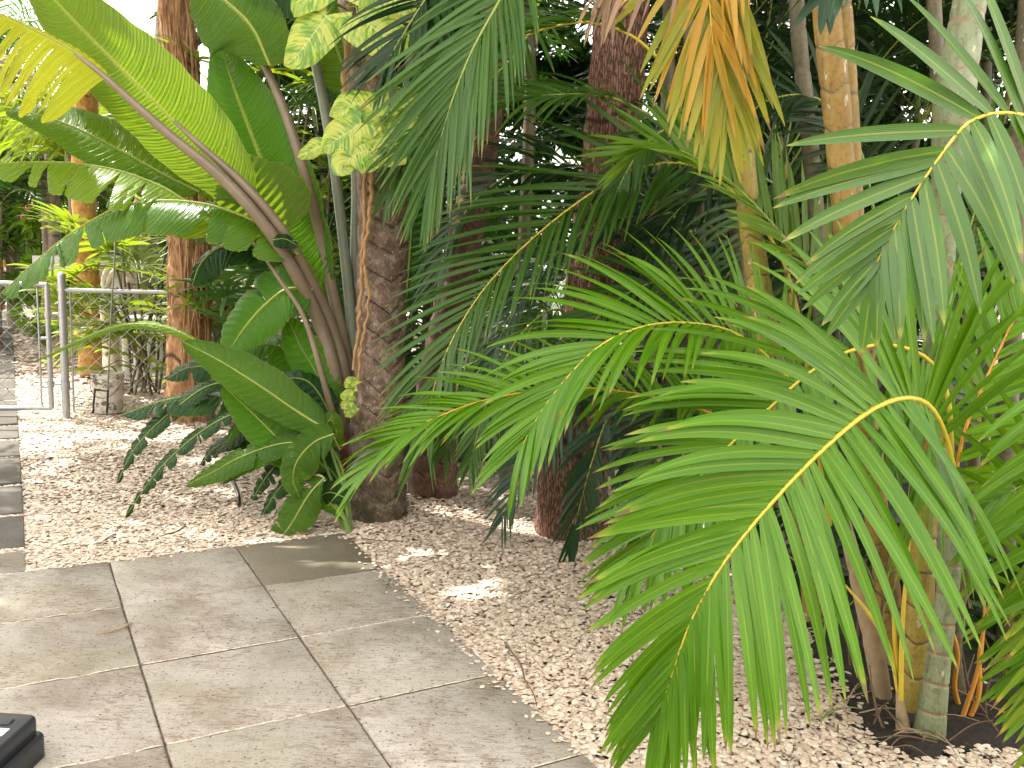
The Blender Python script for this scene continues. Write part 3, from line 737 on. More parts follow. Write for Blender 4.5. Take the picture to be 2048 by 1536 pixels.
# ================================================================== THE BIG LEAVED PLANT (bird of paradise kind)
def wprofile(u, kind):
    if kind == 'long': return np.clip(np.sin(PI*np.clip(u, 0, 1)**.80), 0, 1)**.55
    if kind == 'round': return np.clip(np.sin(PI*np.clip(u*.97+.03, 0, 1)**.62), 0, 1)**.5
    if kind == 'tip': return np.clip(np.sin(PI*np.clip(u, 0, 1)**.65), 0, 1)**.8
    return np.clip(np.sin(PI*u), 0, 1)**.6
def big_leaf(parent, P, WL, WR, N=(0, -1, .35), fold=14, curl=25, grav=.15, mat='big_leaf', cuts=(0, 0), tear=.5, prof='long', sweep=.25, seed=1,
             ripple=.004, rib='rach_green', r0=.009, K=90, label=None, foldR=None, gap=.25, wave=.02, cover=(0., 1.)):
    r = np.random.default_rng(seed)
    A = spline(P, 160); T = tang(A); Nn = np.broadcast_to(np.array(N, float), A.shape)
    Nn = norm(Nn-(Nn*T).sum(-1, keepdims=True)*T); S = np.cross(T, Nn)
    L = np.linalg.norm(np.diff(A, axis=0), axis=1).sum()
    grids = []
    for side, W, nc, fo in ((1, WR, cuts[1], fold if foldR is None else foldR), (-1, WL, cuts[0], fold)):
        if W <= 0: continue
        if nc > 0:
            c = np.sort(r.uniform(.10, .96, nc)); c = np.concatenate([[0], c, [1]])
            c = c[np.concatenate([[True], np.diff(c) > .012])]; c[-1] = 1
        else: c = np.array([0, 1.])
        M_ = 11; v = np.linspace(0, 1, M_)
        for a, b in zip(c[:-1], c[1:]):
            k = max(5, int(K*(b-a))+2); u = np.linspace(a, b, k)
            cen = (a+b)/2; g = gap*r.uniform(.3, 1.2) if nc else 0
            sag = r.normal(0, tear) if nc else 0; sag = max(sag, -.15)+(.12*tear if nc else 0); shf = r.normal(0, .018)*(1 if nc else 0); lenf = 1-(abs(r.normal(0, .10)) if nc else 0)
            cutv = np.ones(k)*lenf
            if nc: cutv = cutv*(1-.10*np.abs(np.linspace(-1, 1, k))**3)
            U2 = u[:, None] + (cen-u)[:, None]*g*v[None]**1.5 + shf*v[None]**1.4
            U2 = np.clip(U2, 0, 1); f = U2*159
            def smp(Q): i = np.minimum(f.astype(int), 158); t = (f-i)[..., None]; return Q[i]*(1-t)+Q[i+1]*t
            Ai, Ti, Ni, Si = smp(A), norm(smp(T)), norm(smp(Nn)), norm(smp(S))
            w_ = W*wprofile(u, prof)*cutv*(1+wave*np.sin(u*23+seed)+wave*.7*np.sin(u*51+seed*2))
            th = np.radians(fo - curl*v**1.3)[None] + .10*np.sin(u*9+seed*1.7)[:, None]*v[None]
            D = side*np.cos(th)[..., None]*Si + np.sin(th)[..., None]*Ni + (grav+sag)*(v[None, :, None]**1.1)*np.array([0, 0, -1.])
            D = norm(D + sweep*v[None, :, None]*Ti)
            st = D*(w_/(M_-1))[:, None, None]
            Pq = Ai + np.concatenate([np.zeros((k, 1, 3)), np.cumsum(st[:, 1:], 1)], 1)
            rp = ripple*np.sin((U2 - .06*v[None]**2)*2*PI*(24+W*20)*L/1.2)*np.minimum(1, v*4)[None]
            Pq = Pq + rp[..., None]*Ni
            uv = np.stack([U2, np.broadcast_to(.5+side*.5*v[None], U2.shape)], -1)
            grids.append((Pq[None], r.random(), uv[None]))
    o = mk('leaf', grids, M[mat], parent)
    if label: o['label'] = label
    mk('midrib', [tube(A+Nn*.002, [r0, r0*.7, r0*.45, r0*.2], 40, 6)], M[rib], o)
    return o
hel = thing('bird_of_paradise_plant', 'giant paddle leaved plant with grey stems and torn leaves left of the vine covered trunk', 'plant', G(690, 1060))
def pet(P, r, mat='petiole', name='petiole', par=None): return mk(name, [tube(pts(P), r, 60, 10)], M[mat], par or hel)
F = (0, -1, .35)
# main stems
pet([(702, 940, 5.35), (672, 760, 5.25), (640, 650), (598, 560, 5.15), (540, 465, 5.02), (450, 362, 4.95), (330, 262, 4.88), (205, 150, 4.82), (150, 108)], [.045, .042, .038, .034, .032, .024, .012])
pet([(708, 930, 5.40), (690, 760, 5.32), (662, 650), (610, 540, 5.18), (560, 455, 5.06), (490, 372, 5.0), (400, 290, 4.98), (350, 243, 5.03)], [.042, .04, .036, .032, .026, .010])
pet([(715, 900, 5.45), (700, 760, 5.4), (668, 600), (640, 470), (610, 350, 5.3), (566, 215), (505, 75), (465, -30)], [.04, .04, .036, .032, .028, .022, .015])
pet([(722, 880, 5.5), (712, 740, 5.45), (695, 560), (672, 360), (648, 210), (622, 80), (600, -60)], [.038, .036, .032, .03, .028, .024], 'petiole_grey')
pet([(726, 870, 5.5), (716, 700, 5.5), (709, 520), (711, 380), (704, 200), (690, 40), (680, -100)], [.03, .028, .026, .024, .02], 'petiole_grey')
pet([(700, 960, 5.3), (655, 790, 5.1), (610, 640), (560, 560), (520, 500), (500, 470)], [.024, .02, .014, .008], 'petiole')
for k, P in enumerate([[(695, 1062, 4.9), (678, 1000), (655, 940), (640, 900)], [(697, 1066, 4.88), (690, 990), (672, 930), (655, 880)], [(700, 1068, 4.86), (680, 1020), (640, 985), (622, 975)], [(692, 1060, 4.92), (668, 1015), (640, 1000), (625, 1010)],
          [(700, 1066, 4.9), (696, 1000), (684, 940), (668, 905), (652, 876)], [(690, 1065, 4.95), (655, 960), (600, 905), (560, 890)]]):
    pet(P, [.016, .012, .009, .006], 'petiole_green', 'stem')
pet([(712, 960, 5.25), (690, 890, 5.2), (668, 850), (652, 822)], [.03, .05, .03, .004], 'bract', 'sheath')
pet([(704, 980, 5.2), (680, 930, 5.15), (655, 905), (640, 880)], [.02, .035, .02, .004], 'bract', 'sheath')
pet([(650, 800, 5.3), (600, 700, 5.3), (560, 620, 5.3), (520, 560, 5.3)], [.012, .01, .008, .006], 'petiole_green', 'stem')
# leaves of the crown
big_leaf(hel, pts([(500, 402, 5.12), (452, 350), (395, 292), (300, 195), (205, 100), (110, 0, 5.05), (40, -95, 5.0)]), .215, .25, (0, -1, .1), 6, 10, .0, 'big_lit', prof='long', seed=2, sweep=.1, ripple=.005, label='large leaf with its pale yellow midrib, running out of the picture at the top')
big_leaf(hel, pts([(625, 640, 5.45), (600, 540, 5.42), (572, 460), (540, 365), (502, 265), (465, 165), (438, 72, 5.35)]), .28, .27, (-.35, -.8, .6), 8, 22, .0, 'big_gloss', prof='long', seed=4, ripple=.005, label='upright glossy leaf with a white sheen at its tip')
big_leaf(hel, pts([(212, 156, 4.82), (150, 104), (80, 66), (0, 28), (-90, -5)]), .46, .22, (.15, -.55, .85), -10, 30, .85, 'big_yellow', cuts=(20, 3), tear=.12, prof='round', seed=6, gap=.38, label='bright yellow leaf torn into hanging strips')
big_leaf(hel, pts([(400, 385, 5.3), (330, 350), (240, 300), (150, 255), (70, 228), (12, 222)]), .19, .20, (-.1, -.65, .8), 10, 25, .1, 'big_leaf', prof='long', seed=8, label='leaf whitened by glare')
big_leaf(hel, pts([(480, 465, 5.2), (400, 420, 5.18), (320, 372), (230, 340), (130, 325), (40, 325), (-20, 330)]), .30, .12, (.1, -.35, .9), -5, 30, .5, 'big_lime', cuts=(9, 6), tear=.3, prof='long', seed=10, gap=.4)
big_leaf(hel, pts([(596, 510, 5.1), (530, 455), (460, 422), (390, 405), (310, 402), (235, 415), (150, 462), (75, 520), (0, 590)]), .30, .10, (0, -.35, 1), -8, 35, .75, 'big_leaf', cuts=(11, 5), tear=.16, prof='long', seed=12, gap=.22, label='arching leaf torn along its lower edge')
big_leaf(hel, pts([(540, 130, 5.15), (505, 55, 5.1), (450, 0), (380, -50), (300, -100)]), .30, .18, (0, -.9, -.3), 0, 25, .35, 'big_leaf', cuts=(1, 0), tear=.05, prof='round', seed=14)
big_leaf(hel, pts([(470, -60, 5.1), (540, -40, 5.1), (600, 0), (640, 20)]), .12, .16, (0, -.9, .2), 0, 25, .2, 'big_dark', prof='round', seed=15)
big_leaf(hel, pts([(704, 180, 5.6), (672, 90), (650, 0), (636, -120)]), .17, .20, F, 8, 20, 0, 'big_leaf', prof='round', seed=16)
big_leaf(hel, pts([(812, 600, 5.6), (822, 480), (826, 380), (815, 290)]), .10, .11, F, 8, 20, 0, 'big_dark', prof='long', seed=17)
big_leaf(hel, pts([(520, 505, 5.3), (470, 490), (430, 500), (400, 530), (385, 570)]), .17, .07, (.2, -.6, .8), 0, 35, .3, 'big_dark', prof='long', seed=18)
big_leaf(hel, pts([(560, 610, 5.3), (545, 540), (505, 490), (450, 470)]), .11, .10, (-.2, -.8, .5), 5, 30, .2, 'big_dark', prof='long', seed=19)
big_leaf(hel, pts([(640, 600, 5.3), (590, 540), (545, 500), (500, 478)]), .07, .10, F, 5, 30, .2, 'big_lime', prof='long', seed=20)
big_leaf(hel, pts([(545, 480, 5.0), (570, 478), (597, 492)]), .03, .055, F, 0, 20, 0, 'big_dark', prof='round', seed=21, r0=.003)
big_leaf(hel, pts([(565, 470, 5.16), (520, 425), (470, 380), (410, 330)]), .16, .30, (.1, -1, .1), 2, 12, .0, 'big_lit', prof='round', seed=3, sweep=-.1, label='broken off lower lobe of the large leaf')
# lower leaves
big_leaf(hel, pts([(625, 580, 5.2), (575, 578, 5.15), (530, 610), (490, 655), (452, 712)]), .23, .21, (-.1, -.9, .5), 4, 22, .12, 'big_gloss', cuts=(1, 2), tear=.08, prof='round', seed=22, gap=.08)
big_leaf(hel, pts([(668, 815, 5.2), (632, 745), (600, 690), (575, 635)]), .12, .12, (0, -1, .2), 2, 15, 0, 'big_gloss', prof='long', seed=23, rib='petiole_green')
big_leaf(hel, pts([(650, 858, 4.9), (590, 820), (520, 772), (440, 722), (366, 684)]), .12, .135, (-.05, -.85, .6), 6, 22, .05, 'big_leaf', prof='long', seed=24, label='bright glossy leaf with a crisp yellow midrib, low on the plant', ripple=.003)
big_leaf(hel, pts([(640, 940, 4.95), (580, 900), (520, 840), (445, 770)]), .13, .14, (-.1, -.8, .6), 5, 20, .05, 'big_gloss', prof='long', seed=25, ripple=.003)
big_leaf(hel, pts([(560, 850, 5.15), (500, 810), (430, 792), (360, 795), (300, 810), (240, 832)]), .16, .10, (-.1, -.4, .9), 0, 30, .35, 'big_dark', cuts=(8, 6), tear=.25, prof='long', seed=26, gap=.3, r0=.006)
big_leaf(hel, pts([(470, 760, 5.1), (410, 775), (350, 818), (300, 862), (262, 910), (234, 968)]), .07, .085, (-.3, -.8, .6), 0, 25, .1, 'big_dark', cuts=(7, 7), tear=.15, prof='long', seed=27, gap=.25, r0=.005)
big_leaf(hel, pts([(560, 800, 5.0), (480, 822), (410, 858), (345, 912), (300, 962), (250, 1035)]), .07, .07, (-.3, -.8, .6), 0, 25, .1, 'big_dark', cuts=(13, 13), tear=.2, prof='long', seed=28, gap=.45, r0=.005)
big_leaf(hel, pts([(650, 885, 4.9), (560, 888), (480, 915), (425, 945), (370, 972)]), .12, .09, (-.1, -.8, .7), 0, 20, .08, 'big_leaf', cuts=(2, 2), tear=.06, prof='long', seed=29, gap=.1, r0=.006)
big_leaf(hel, pts([(668, 868, 4.8), (628, 885), (596, 920), (586, 960), (600, 995)]), .13, .10, (0, -.9, .5), 0, 15, .05, 'big_leaf', cuts=(1, 0), tear=.05, prof='round', seed=30, r0=.006)
big_leaf(hel, pts([(650, 955, 4.8), (618, 990), (585, 1045), (560, 1080), (540, 1122)]), .12, .13, (-.1, -.9, .5), 0, 18, .05, 'big_leaf', cuts=(2, 3), tear=.08, prof='long', seed=31, gap=.25, r0=.006)
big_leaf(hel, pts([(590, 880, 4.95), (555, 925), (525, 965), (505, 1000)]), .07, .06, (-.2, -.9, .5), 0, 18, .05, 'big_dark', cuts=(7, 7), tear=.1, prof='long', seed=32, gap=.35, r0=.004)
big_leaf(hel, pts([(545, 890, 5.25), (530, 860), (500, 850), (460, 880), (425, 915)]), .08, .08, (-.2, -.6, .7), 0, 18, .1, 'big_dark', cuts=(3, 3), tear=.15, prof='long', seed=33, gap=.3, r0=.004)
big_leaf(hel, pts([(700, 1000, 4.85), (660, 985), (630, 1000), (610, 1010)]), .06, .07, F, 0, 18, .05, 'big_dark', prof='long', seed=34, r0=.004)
big_leaf(hel, pts([(470, 720, 5.0), (410, 690), (330, 655), (250, 650), (165, 678), (72, 722)]), .035, .06, (0, -.5, .9), 0, 30, .3, 'big_lime', cuts=(0, 6), tear=.2, prof='long', seed=35, gap=.3, r0=.004)
big_leaf(hel, pts([(645, 870, 5.0), (660, 840), (672, 860), (668, 900)]), .05, .05, F, 0, 18, .0, 'big_lime', prof='round', seed=36, r0=.004)
for k, (P, W, mt, cu) in enumerate([([(680, 900, 5.0), (650, 850), (600, 860), (560, 905), (535, 960)], .10, 'big_leaf', 2), ([(640, 830, 5.1), (590, 790), (540, 780), (480, 800), (430, 840)], .12, 'big_gloss', 2),
        ([(690, 980, 4.95), (650, 930), (610, 935), (560, 975), (525, 1030)], .09, 'big_dark', 2), ([(620, 760, 5.35), (570, 700), (520, 690), (460, 720), (420, 770)], .13, 'big_gloss', 2), ([(670, 850, 5.15), (640, 790), (610, 760), (570, 760), (540, 790)], .10, 'big_dark', 0),
        ([(560, 900, 5.3), (500, 880), (440, 890), (400, 930)], .08, 'big_dark', 4), ([(690, 700, 5.55), (655, 620), (640, 540), (650, 470)], .12, 'big_dark', 0), ([(655, 940, 4.9), (610, 900), (550, 900), (490, 930), (440, 975)], .09, 'big_gloss', 1), ([(660, 900, 5.05), (620, 820), (560, 790), (490, 830), (450, 890)], .09, 'big_gloss', 2), ([(690, 1040, 4.85), (650, 1000), (600, 1010), (560, 1040)], .06, 'big_gloss', 1), ([(500, 790, 5.5), (450, 740), (380, 735), (330, 760)], .12, 'big_dark', 4), ([(600, 800, 5.4), (540, 760), (470, 760), (400, 800)], .12, 'big_dark', 2), ([(560, 700, 5.6), (500, 690), (440, 720), (400, 760)], .10, 'big_leaf', 2),
                                 ([(540, 400, 5.35), (480, 395), (400, 420), (340, 460)], .10, 'big_lime', 3), ([(540, 430, 5.4), (470, 380), (380, 370), (270, 385)], .10, 'big_lime', 5), ([(600, 870, 5.2), (650, 900), (690, 960), (700, 1010)], .05, 'big_leaf', 0)]):
    big_leaf(hel, pts(P), W, W*.9, (-.1, -.7, .7), 0, 25, .2, mt, cuts=(cu, cu), tear=.2, seed=60+k, gap=.25, r0=.005)

# ---- climbing vine with variegated leaves
vine = thing('climbing_vine', 'golden variegated vine with orange brown stem climbing the front palm trunk', 'vine', G(720, 1000))
YV = 5.02
def stem(P, r, mat='vine'):
    A = pts(P); A2 = spline(A, 60); A2 = A2+rng.normal(0, .004, A2.shape)
    mk('stem', [tube(A2, r, 120, 7, disp=lambda A_, th, r_: .0015*np.sin(np.arange(len(A_))[:, None]*1.3)*np.ones(len(th)))], M[mat], vine)
stem([(712, -60, YV), (700, 30), (694, 110), (688, 170), (700, 250), (725, 320), (730, 420), (722, 560), (718, 640), (712, 700), (706, 740)], [.017, .015, .012, .012, .009])
stem([(742, 250, 4.98), (738, 300), (742, 360), (738, 440), (728, 520), (738, 600), (722, 700), (716, 760)], [.014, .011, .009, .007])
stem([(745, 180, YV), (748, 230), (740, 300), (745, 330)], .008, 'petiole_green')
def heart(P, W, N, seed, curl=25, grav=.1, fold=10, back=.22, par=vine):
    """heart shaped leaf: base lobes swing back behind the stalk"""
    r = np.random.default_rng(seed); A = spline(pts(P), 60); T = tang(A); Nn = np.broadcast_to(np.array(N, float), A.shape)
    Nn = norm(Nn-(Nn*T).sum(-1, keepdims=True)*T); S = np.cross(T, Nn); L = np.linalg.norm(np.diff(A, axis=0), axis=1).sum(); grids = []
    for side in (1, -1):
        u = np.linspace(0, 1, 26); v = np.linspace(0, 1, 9); i = (u*59).astype(int)
        w_ = W*np.clip(1-((u-.32)/(.68 if True else 1))**2*(u > .32)-((.32-u)/.62)**2*(u <= .32), 0, 1)**.72
        w_[-1] = 0
        th = np.radians(fold-curl*v)[None]
        D = side*np.cos(th)[..., None]*S[i][:, None]+np.sin(th)[..., None]*Nn[i][:, None]+grav*v[None, :, None]*np.array([0, 0, -1.])
        D = norm(D); Pq = A[i][:, None]+np.cumsum(np.concatenate([np.zeros((26, 1, 3)), D[:, 1:]*(w_/8)[:, None, None]], 1), 1)
        Pq = Pq - T[i][:, None]*(L*back*(v[None]*(1-u[:, None])**2.2*1.3))[..., None] + Nn[i][:, None]*(.008*np.sin(u[:, None]*14+seed)*v[None])[..., None]
        uv = np.stack(np.broadcast_arrays(u[:, None], .5+side*.5*v[None]), -1)
        grids.append((Pq[None], r.random(), uv[None]))
    t = r.random(); grids = [(g[0], t, g[2]) for g in grids]
    return mk('leaf', grids, M['pothos'], par)
heart([(654, 30, 4.85), (625, 70), (590, 115), (568, 132)], .125, (0, -1, .3), 1)
heart([(690, -50, 4.85), (650, -30), (610, 0), (588, 35)], .11, (0, -1, .5), 2)
heart([(716, 30, 4.8), (745, 55), (790, 85), (812, 110)], .135, (0, -1, .35), 3)
heart([(720, -40, 4.84), (760, -20), (800, 10), (822, 45)], .13, (0, -1, .3), 4)
heart([(758, 232, 4.9), (730, 212), (695, 210), (658, 232)], .10, (0, -1, .5), 5)
heart([(722, 245, 4.85), (700, 262), (672, 280), (645, 305)], .115, (0, -1, .4), 6)
heart([(738, 300, 4.82), (710, 310), (690, 330), (700, 350)], .115, (0, -1, .3), 7)
heart([(742, 300, 4.8), (770, 300), (800, 318), (812, 328)], .085, (0, -1, .3), 8)
heart([(650, 290, 4.9), (630, 295), (610, 308), (594, 315)], .05, (0, -1, .3), 9)
heart([(760, 250, 4.95), (800, 245), (835, 260), (880, 285)], .085, (0, -1, .5), 10)
heart([(750, 215, 5.0), (790, 195), (830, 200), (850, 215)], .08, (0, -1, .5), 11)
for k, P in enumerate([[(712, 770, 4.98), (700, 765), (690, 775)], [(706, 790, 4.98), (695, 790), (680, 795)], [(706, 805, 4.98), (694, 808), (682, 818)], [(706, 815, 4.98), (698, 825), (690, 835)]]):
    heart(P, .035, (0, -1, .3), 20+k)
for P in ([(694, 20, 4.98), (672, 10, 4.9), (654, 30, 4.85)], [(700, 15, 4.98), (712, 14, 4.9), (716, 30, 4.8)], [(742, 300, 4.95), (722, 300, 4.85), (715, 300, 4.83)]):
    mk('stalk', [tube(pts(P), .006, 16, 6)], M['petiole_green'], vine)

# ================================================================== ARECA PALM CLUMPS ON THE RIGHT
def cane(parent, P, r, mat, spacing=.16, seed=1, label=None, mr=28):
    g = ring_tube(pts(P), r, 300, mr, spacing, .0035, 0, .012, seed)
    o = mk('cane', [g], M[mat], parent)
    if label: o['label'] = label
    return o
c1 = thing('areca_palm', 'ringed cane palm clump with the huge drooping frond in the foreground at right', 'palm', G(1850, 1490))
cane(c1, [(1850, 1530, 2.98), (1856, 1480), (1872, 1360), (1890, 1220), (1905, 1100), (1912, 1010)], [.062, .050, .040, .038, .035, .022], 'cane_pale', .105, 1, 'pale greenish ringed cane in front')
cane(c1, [(1825, 1480, 3.15), (1828, 1420), (1838, 1250), (1846, 1090), (1858, 960, 3.15), (1868, 860)], [.056, .050, .047, .045, .04, .03], 'cane_yellow', .13, 2, 'thick dull yellow ringed cane')
cane(c1, [(1872, 1440, 3.5), (1868, 1100, 3.45), (1868, 800, 3.4), (1880, 600), (1890, 420), (1905, 220, 3.3), (1930, 60), (1948, -60)], [.05, .046, .043, .042, .040, .046, .068, .05], 'cane_pale', .17, 3, 'tall pale cane with swollen yellow green crownshaft')
cane(c1, [(1800, 1440, 3.5), (1778, 1200, 3.6), (1742, 950), (1712, 680), (1690, 420), (1672, 200), (1655, 40), (1648, -80)], [.056, .05, .048, .046, .046, .05, .054, .05], 'cane_orange', .15, 4, 'tall orange yellow ringed cane')
cane(c1, [(1790, 1400, 3.7), (1765, 1100, 3.75), (1740, 800), (1715, 500), (1702, 250), (1690, 60), (1680, -60)], [.04, .036, .034, .034, .034], 'cane_orange', .17, 5)
cane(c1, [(1770, 1420, 3.25), (1745, 1280), (1715, 1150), (1690, 1050), (1672, 960)], [.034, .036, .034, .026, .015], 'sheath', .3, 6, 'brown speckled sheathed young cane')
cane(c1, [(1800, 1500, 3.0), (1806, 1460), (1800, 1400), (1797, 1350)], [.028, .024, .014, .006], 'sheath', .4, 7)
cane(c1, [(1930, 1500, 3.3), (1905, 1300), (1930, 1100, 3.3), (1950, 900)], [.04, .034, .03, .02], 'cane_dim', .18, 8)
cane(c1, [(1900, 1300, 4.2), (1890, 800), (1880, 300), (1868, 0), (1862, -80)], [.04, .034, .032, .032, .03], 'cane_dim', .18, 9)
cane(c1, [(2020, 1450, 3.6), (2010, 1000), (2030, 500), (2060, 0)], [.045, .04, .04, .04], 'cane_dim', .18, 10)
def suckers(parent, specs, mat, name='shoot', rr=.006):
    for P in specs: mk(name, [tube(pts(P), [rr, rr, rr*.8, rr*.4], 24, 6)], M[mat], parent)
suckers(c1, [[(1800, 1400, 3.0), (1780, 1300), (1740, 1230), (1690, 1170)], [(1802, 1400, 2.98), (1804, 1280), (1810, 1180), (1820, 1080)], [(1798, 1390, 3.0), (1790, 1290), (1785, 1210), (1760, 1130)]], 'rach_yellow', rr=.009)
suckers(c1, [[(1895, 1510, 3.1), (1930, 1420), (1960, 1320), (1970, 1200)], [(1900, 1500, 3.1), (1955, 1400), (1960, 1300), (1985, 1180)], [(1940, 1480, 3.2), (1910, 1380), (1915, 1300), (1880, 1200)]], 'rach_orange', rr=.010)
suckers(c1, [[(1788, 1490, 3.0), (1760, 1440), (1745, 1380), (1740, 1330)], [(1700, 1330, 3.4), (1690, 1220), (1660, 1100), (1640, 1000)], [(1720, 1380, 3.4), (1715, 1260), (1725, 1150), (1700, 1050)], [(1740, 1380, 3.3), (1760, 1260), (1770, 1150), (1800, 1000)],
             [(1980, 1480, 3.1), (1970, 1400), (1985, 1330), (1960, 1250)], [(2000, 1500, 3.2), (2040, 1420), (2060, 1350), (2080, 1300)], [(1950, 1500, 3.1), (1975, 1440), (1940, 1380), (1925, 1300)]], 'twig', 'dry_stalk', .005)
r = np.random.default_rng(9)
for k in range(26):
    x = r.uniform(1640, 2040); y = r.uniform(1250, 1480); Y = r.uniform(3.2, 3.9); h = r.uniform(80, 330)
    mk('dry_stalk', [tube(pts([(x, y, Y), (x+r.normal(0, 20), y-h*.5), (x+r.normal(0, 70), y-h)]), [.005, .004, .002], 14, 5)], M[['twig', 'rach_dry', 'rach_green'][k % 3]], c1)
for k in range(30):
    x = r.uniform(1640, 2040); y = 1420+(x-1640)*.2+r.normal(0, 25); p = G(x, y, .01); d = r.normal(0, .12, 3); d[2] = abs(d[2])*.3
    mk('dry_stalk', [tube(np.array([p, p+d*.5+[0, 0, .02], p+d]), [.003, .003, .001], 8, 4)], M[['twig', 'dryleaf'][k % 2]], c1)

NE = (-.25, -.75, .7)
for k, (P, L_, W_, mt) in enumerate([([(1950, 1400, 4.0), (1900, 1150, 4.0), (1820, 1020), (1720, 1000), (1640, 1060), (1590, 1150)], .34, .028, 'palm_dark'),
    ([(1800, 1380, 4.1), (1740, 1150, 4.1), (1650, 1030), (1560, 1020), (1480, 1080)], .34, .028, 'palm_dark'), ([(2000, 1400, 3.9), (2010, 1150, 3.9), (1980, 1000), (1920, 940), (1850, 960)], .34, .028, 'palm_mid'),
    ([(1960, 1420, 3.7), (2000, 1250, 3.6), (2060, 1150, 3.5), (2120, 1120)], .3, .026, 'palm_dark'), ([(1880, 1420, 4.3), (1860, 1200), (1800, 1080), (1730, 1080), (1690, 1180)], .34, .028, 'palm_dark'),
    ([(2050, 1480, 3.3), (2100, 1300, 3.2), (2180, 1200, 3.1)], .30, .028, 'palm_mid'), ([(2150, 1500, 4.2), (2080, 1200, 4.2), (1980, 1120), (1900, 1160)], .34, .028, 'palm_dark')]):
    frond(c1, pts(P), L_, W_, 24, .25, mt, 'rach_green', .008, (-.1, -.9, .4), (62, 24), 14, .5, K=6, Mx=2, split=False, seed=400+k)
frond(c1, pts([(2130, 1050, 2.5), (2190, 1120, 2.45), (2200, 1250), (2180, 1380), (2150, 1500)]), .40, .034, 16, .1, 'palm_edge', 'rach_yellow', .009, (-.3, -1, .3), (78, 40), 18, .75, K=12, seed=17, split=False, dp=1.7, label='lowest frond at the right edge with yellow leaflet margins')
frond(c1, pts([(2100, 930, 2.75), (2180, 960, 2.7), (2210, 1080), (2200, 1200)]), .46, .034, 14, .1, 'palm_edge', 'rach_yellow', .009, (-.3, -1, .3), (80, 50), 18, .7, K=12, seed=18, split=False, dp=1.7)
# the great foreground frond
frond(c1, pts([(1925, 1090, 3.0), (1905, 930, 2.95), (1872, 830, 2.85), (1820, 796, 2.75), (1740, 822, 2.66), (1640, 905, 2.56), (1540, 1010, 2.50), (1455, 1115, 2.45), (1385, 1235, 2.42), (1340, 1360, 2.40), (1314, 1440, 2.40)]),
      .62, .036, 56, .22, 'palm_bright', 'rach_yellow', .0125, (-.1, -1, .3), (68, 20), 14, .5, K=16, seed=5, tipL=.34, baseL=.8, label='great arching frond nearest the camera', twist=.14, liftR=20, droopR=.62, angR=(116, 10), LR=1.08, dp=1.7)
# the frond half hidden behind it
frond(c1, pts([(1905, 1000, 3.25), (1900, 830, 3.2), (1880, 750), (1835, 705, 3.15), (1770, 690), (1700, 702, 3.1), (1620, 745), (1540, 815, 3.05), (1460, 890), (1390, 965), (1320, 1050, 3.0), (1265, 1130)]),
      .58, .033, 46, .24, 'palm_bright', 'rach_yellow', .011, (-.1, -.95, .4), (72, 22), 14, .4, K=12, seed=6, angR=(100, 14), droopR=.6, tipL=.4, label='second arching frond behind the nearest one', twist=.18, dp=1.7)
# the frond at upper right
frond(c1, pts([(2160, 330, 2.5), (2090, 250, 2.4), (2010, 226, 2.35), (1940, 244, 2.32), (1890, 300), (1846, 362), (1800, 436), (1765, 500), (1742, 556)]),
      .45, .043, 16, .24, 'palm_sheen', 'rach_yellow', .0075, (-.1, -1, .3), (62, 20), 8, .28, K=14, seed=7, liftR=22, droopR=.6, angR=(100, 16), dp=1.8, tipL=.42, label='frond reaching in from the right edge above the others', twist=.15, baseL=.95)
# right edge fronds
frond(c1, pts([(1880, 1150, 3.3), (1920, 900, 3.2), (1955, 800), (1990, 720), (2040, 620), (2110, 540)]), .5, .03, 24, .3, 'palm_bright', 'rach_orange', .011, (-.7, -.7, .5), (60, 30), 10, .35, K=10, seed=8, split=False)
frond(c1, pts([(2120, 700, 2.6), (2170, 800, 2.5), (2180, 950), (2160, 1100), (2130, 1250), (2100, 1400)]), .42, .032, 26, .1, 'palm_bright', 'rach_yellow', .010, (-.5, -.8, .5), (80, 40), 15, .75, K=12, split=False, seed=9, sides=(1, -1))
frond(c1, pts([(1990, 1450, 3.5), (2080, 1000, 2.9), (2140, 880), (2120, 900), (2060, 960), (1990, 1000)]), .42, .030, 18, .4, 'palm_bright', 'rach_yellow', .008, (-.5, -.8, .6), (60, 20), 10, .5, K=10, seed=10, split=False)
frond(c1, pts([(1868, -60, 2.9), (1800, -120, 2.8), (1730, -90, 2.7), (1680, -60, 2.65), (1655, -20)]), .30, .034, 14, .25, 'palm_blue', 'rach_green', .008, (-.2, -.9, .5), (70, 20), 10, .7, K=10, seed=12, split=False)
# yellowing frond hanging from above the picture
frond(c1, pts([(1660, -260, 3.0), (1540, -260, 2.95), (1450, -150, 2.9), (1432, -40), (1436, 60), (1444, 150), (1450, 215)]), .44, .032, 20, .30, 'palm_olive', 'rach_yellow', .008, (.1, -1, .1), (46, 12), 4, .6, K=12, seed=13, tipL=.55, label='yellow and olive dying frond hanging at the top', twist=.35)
frond(c1, pts([(1640, -260, 2.95), (1520, -240, 2.92), (1430, -130, 2.88), (1418, -30), (1422, 40), (1426, 90)]), .42, .024, 13, .30, 'palm_yellow', 'rach_yellow', .008, (-.1, -1, .1), (48, 12), 4, .7, K=12, seed=14, tipL=.7, label='orange brown dying frond hanging at the top', twist=.5)
frond(c1, pts([(1640, -260, 2.92), (1500, -220, 2.88), (1360, -160, 2.86), (1250, -90), (1215, -20)]), .38, .018, 12, .35, 'palm_dry', 'rach_dry', .006, (-.1, -1, .1), (50, 12), 4, 1.3, K=10, seed=15, split=False, twist=.6, label='withered grey brown frond tip')

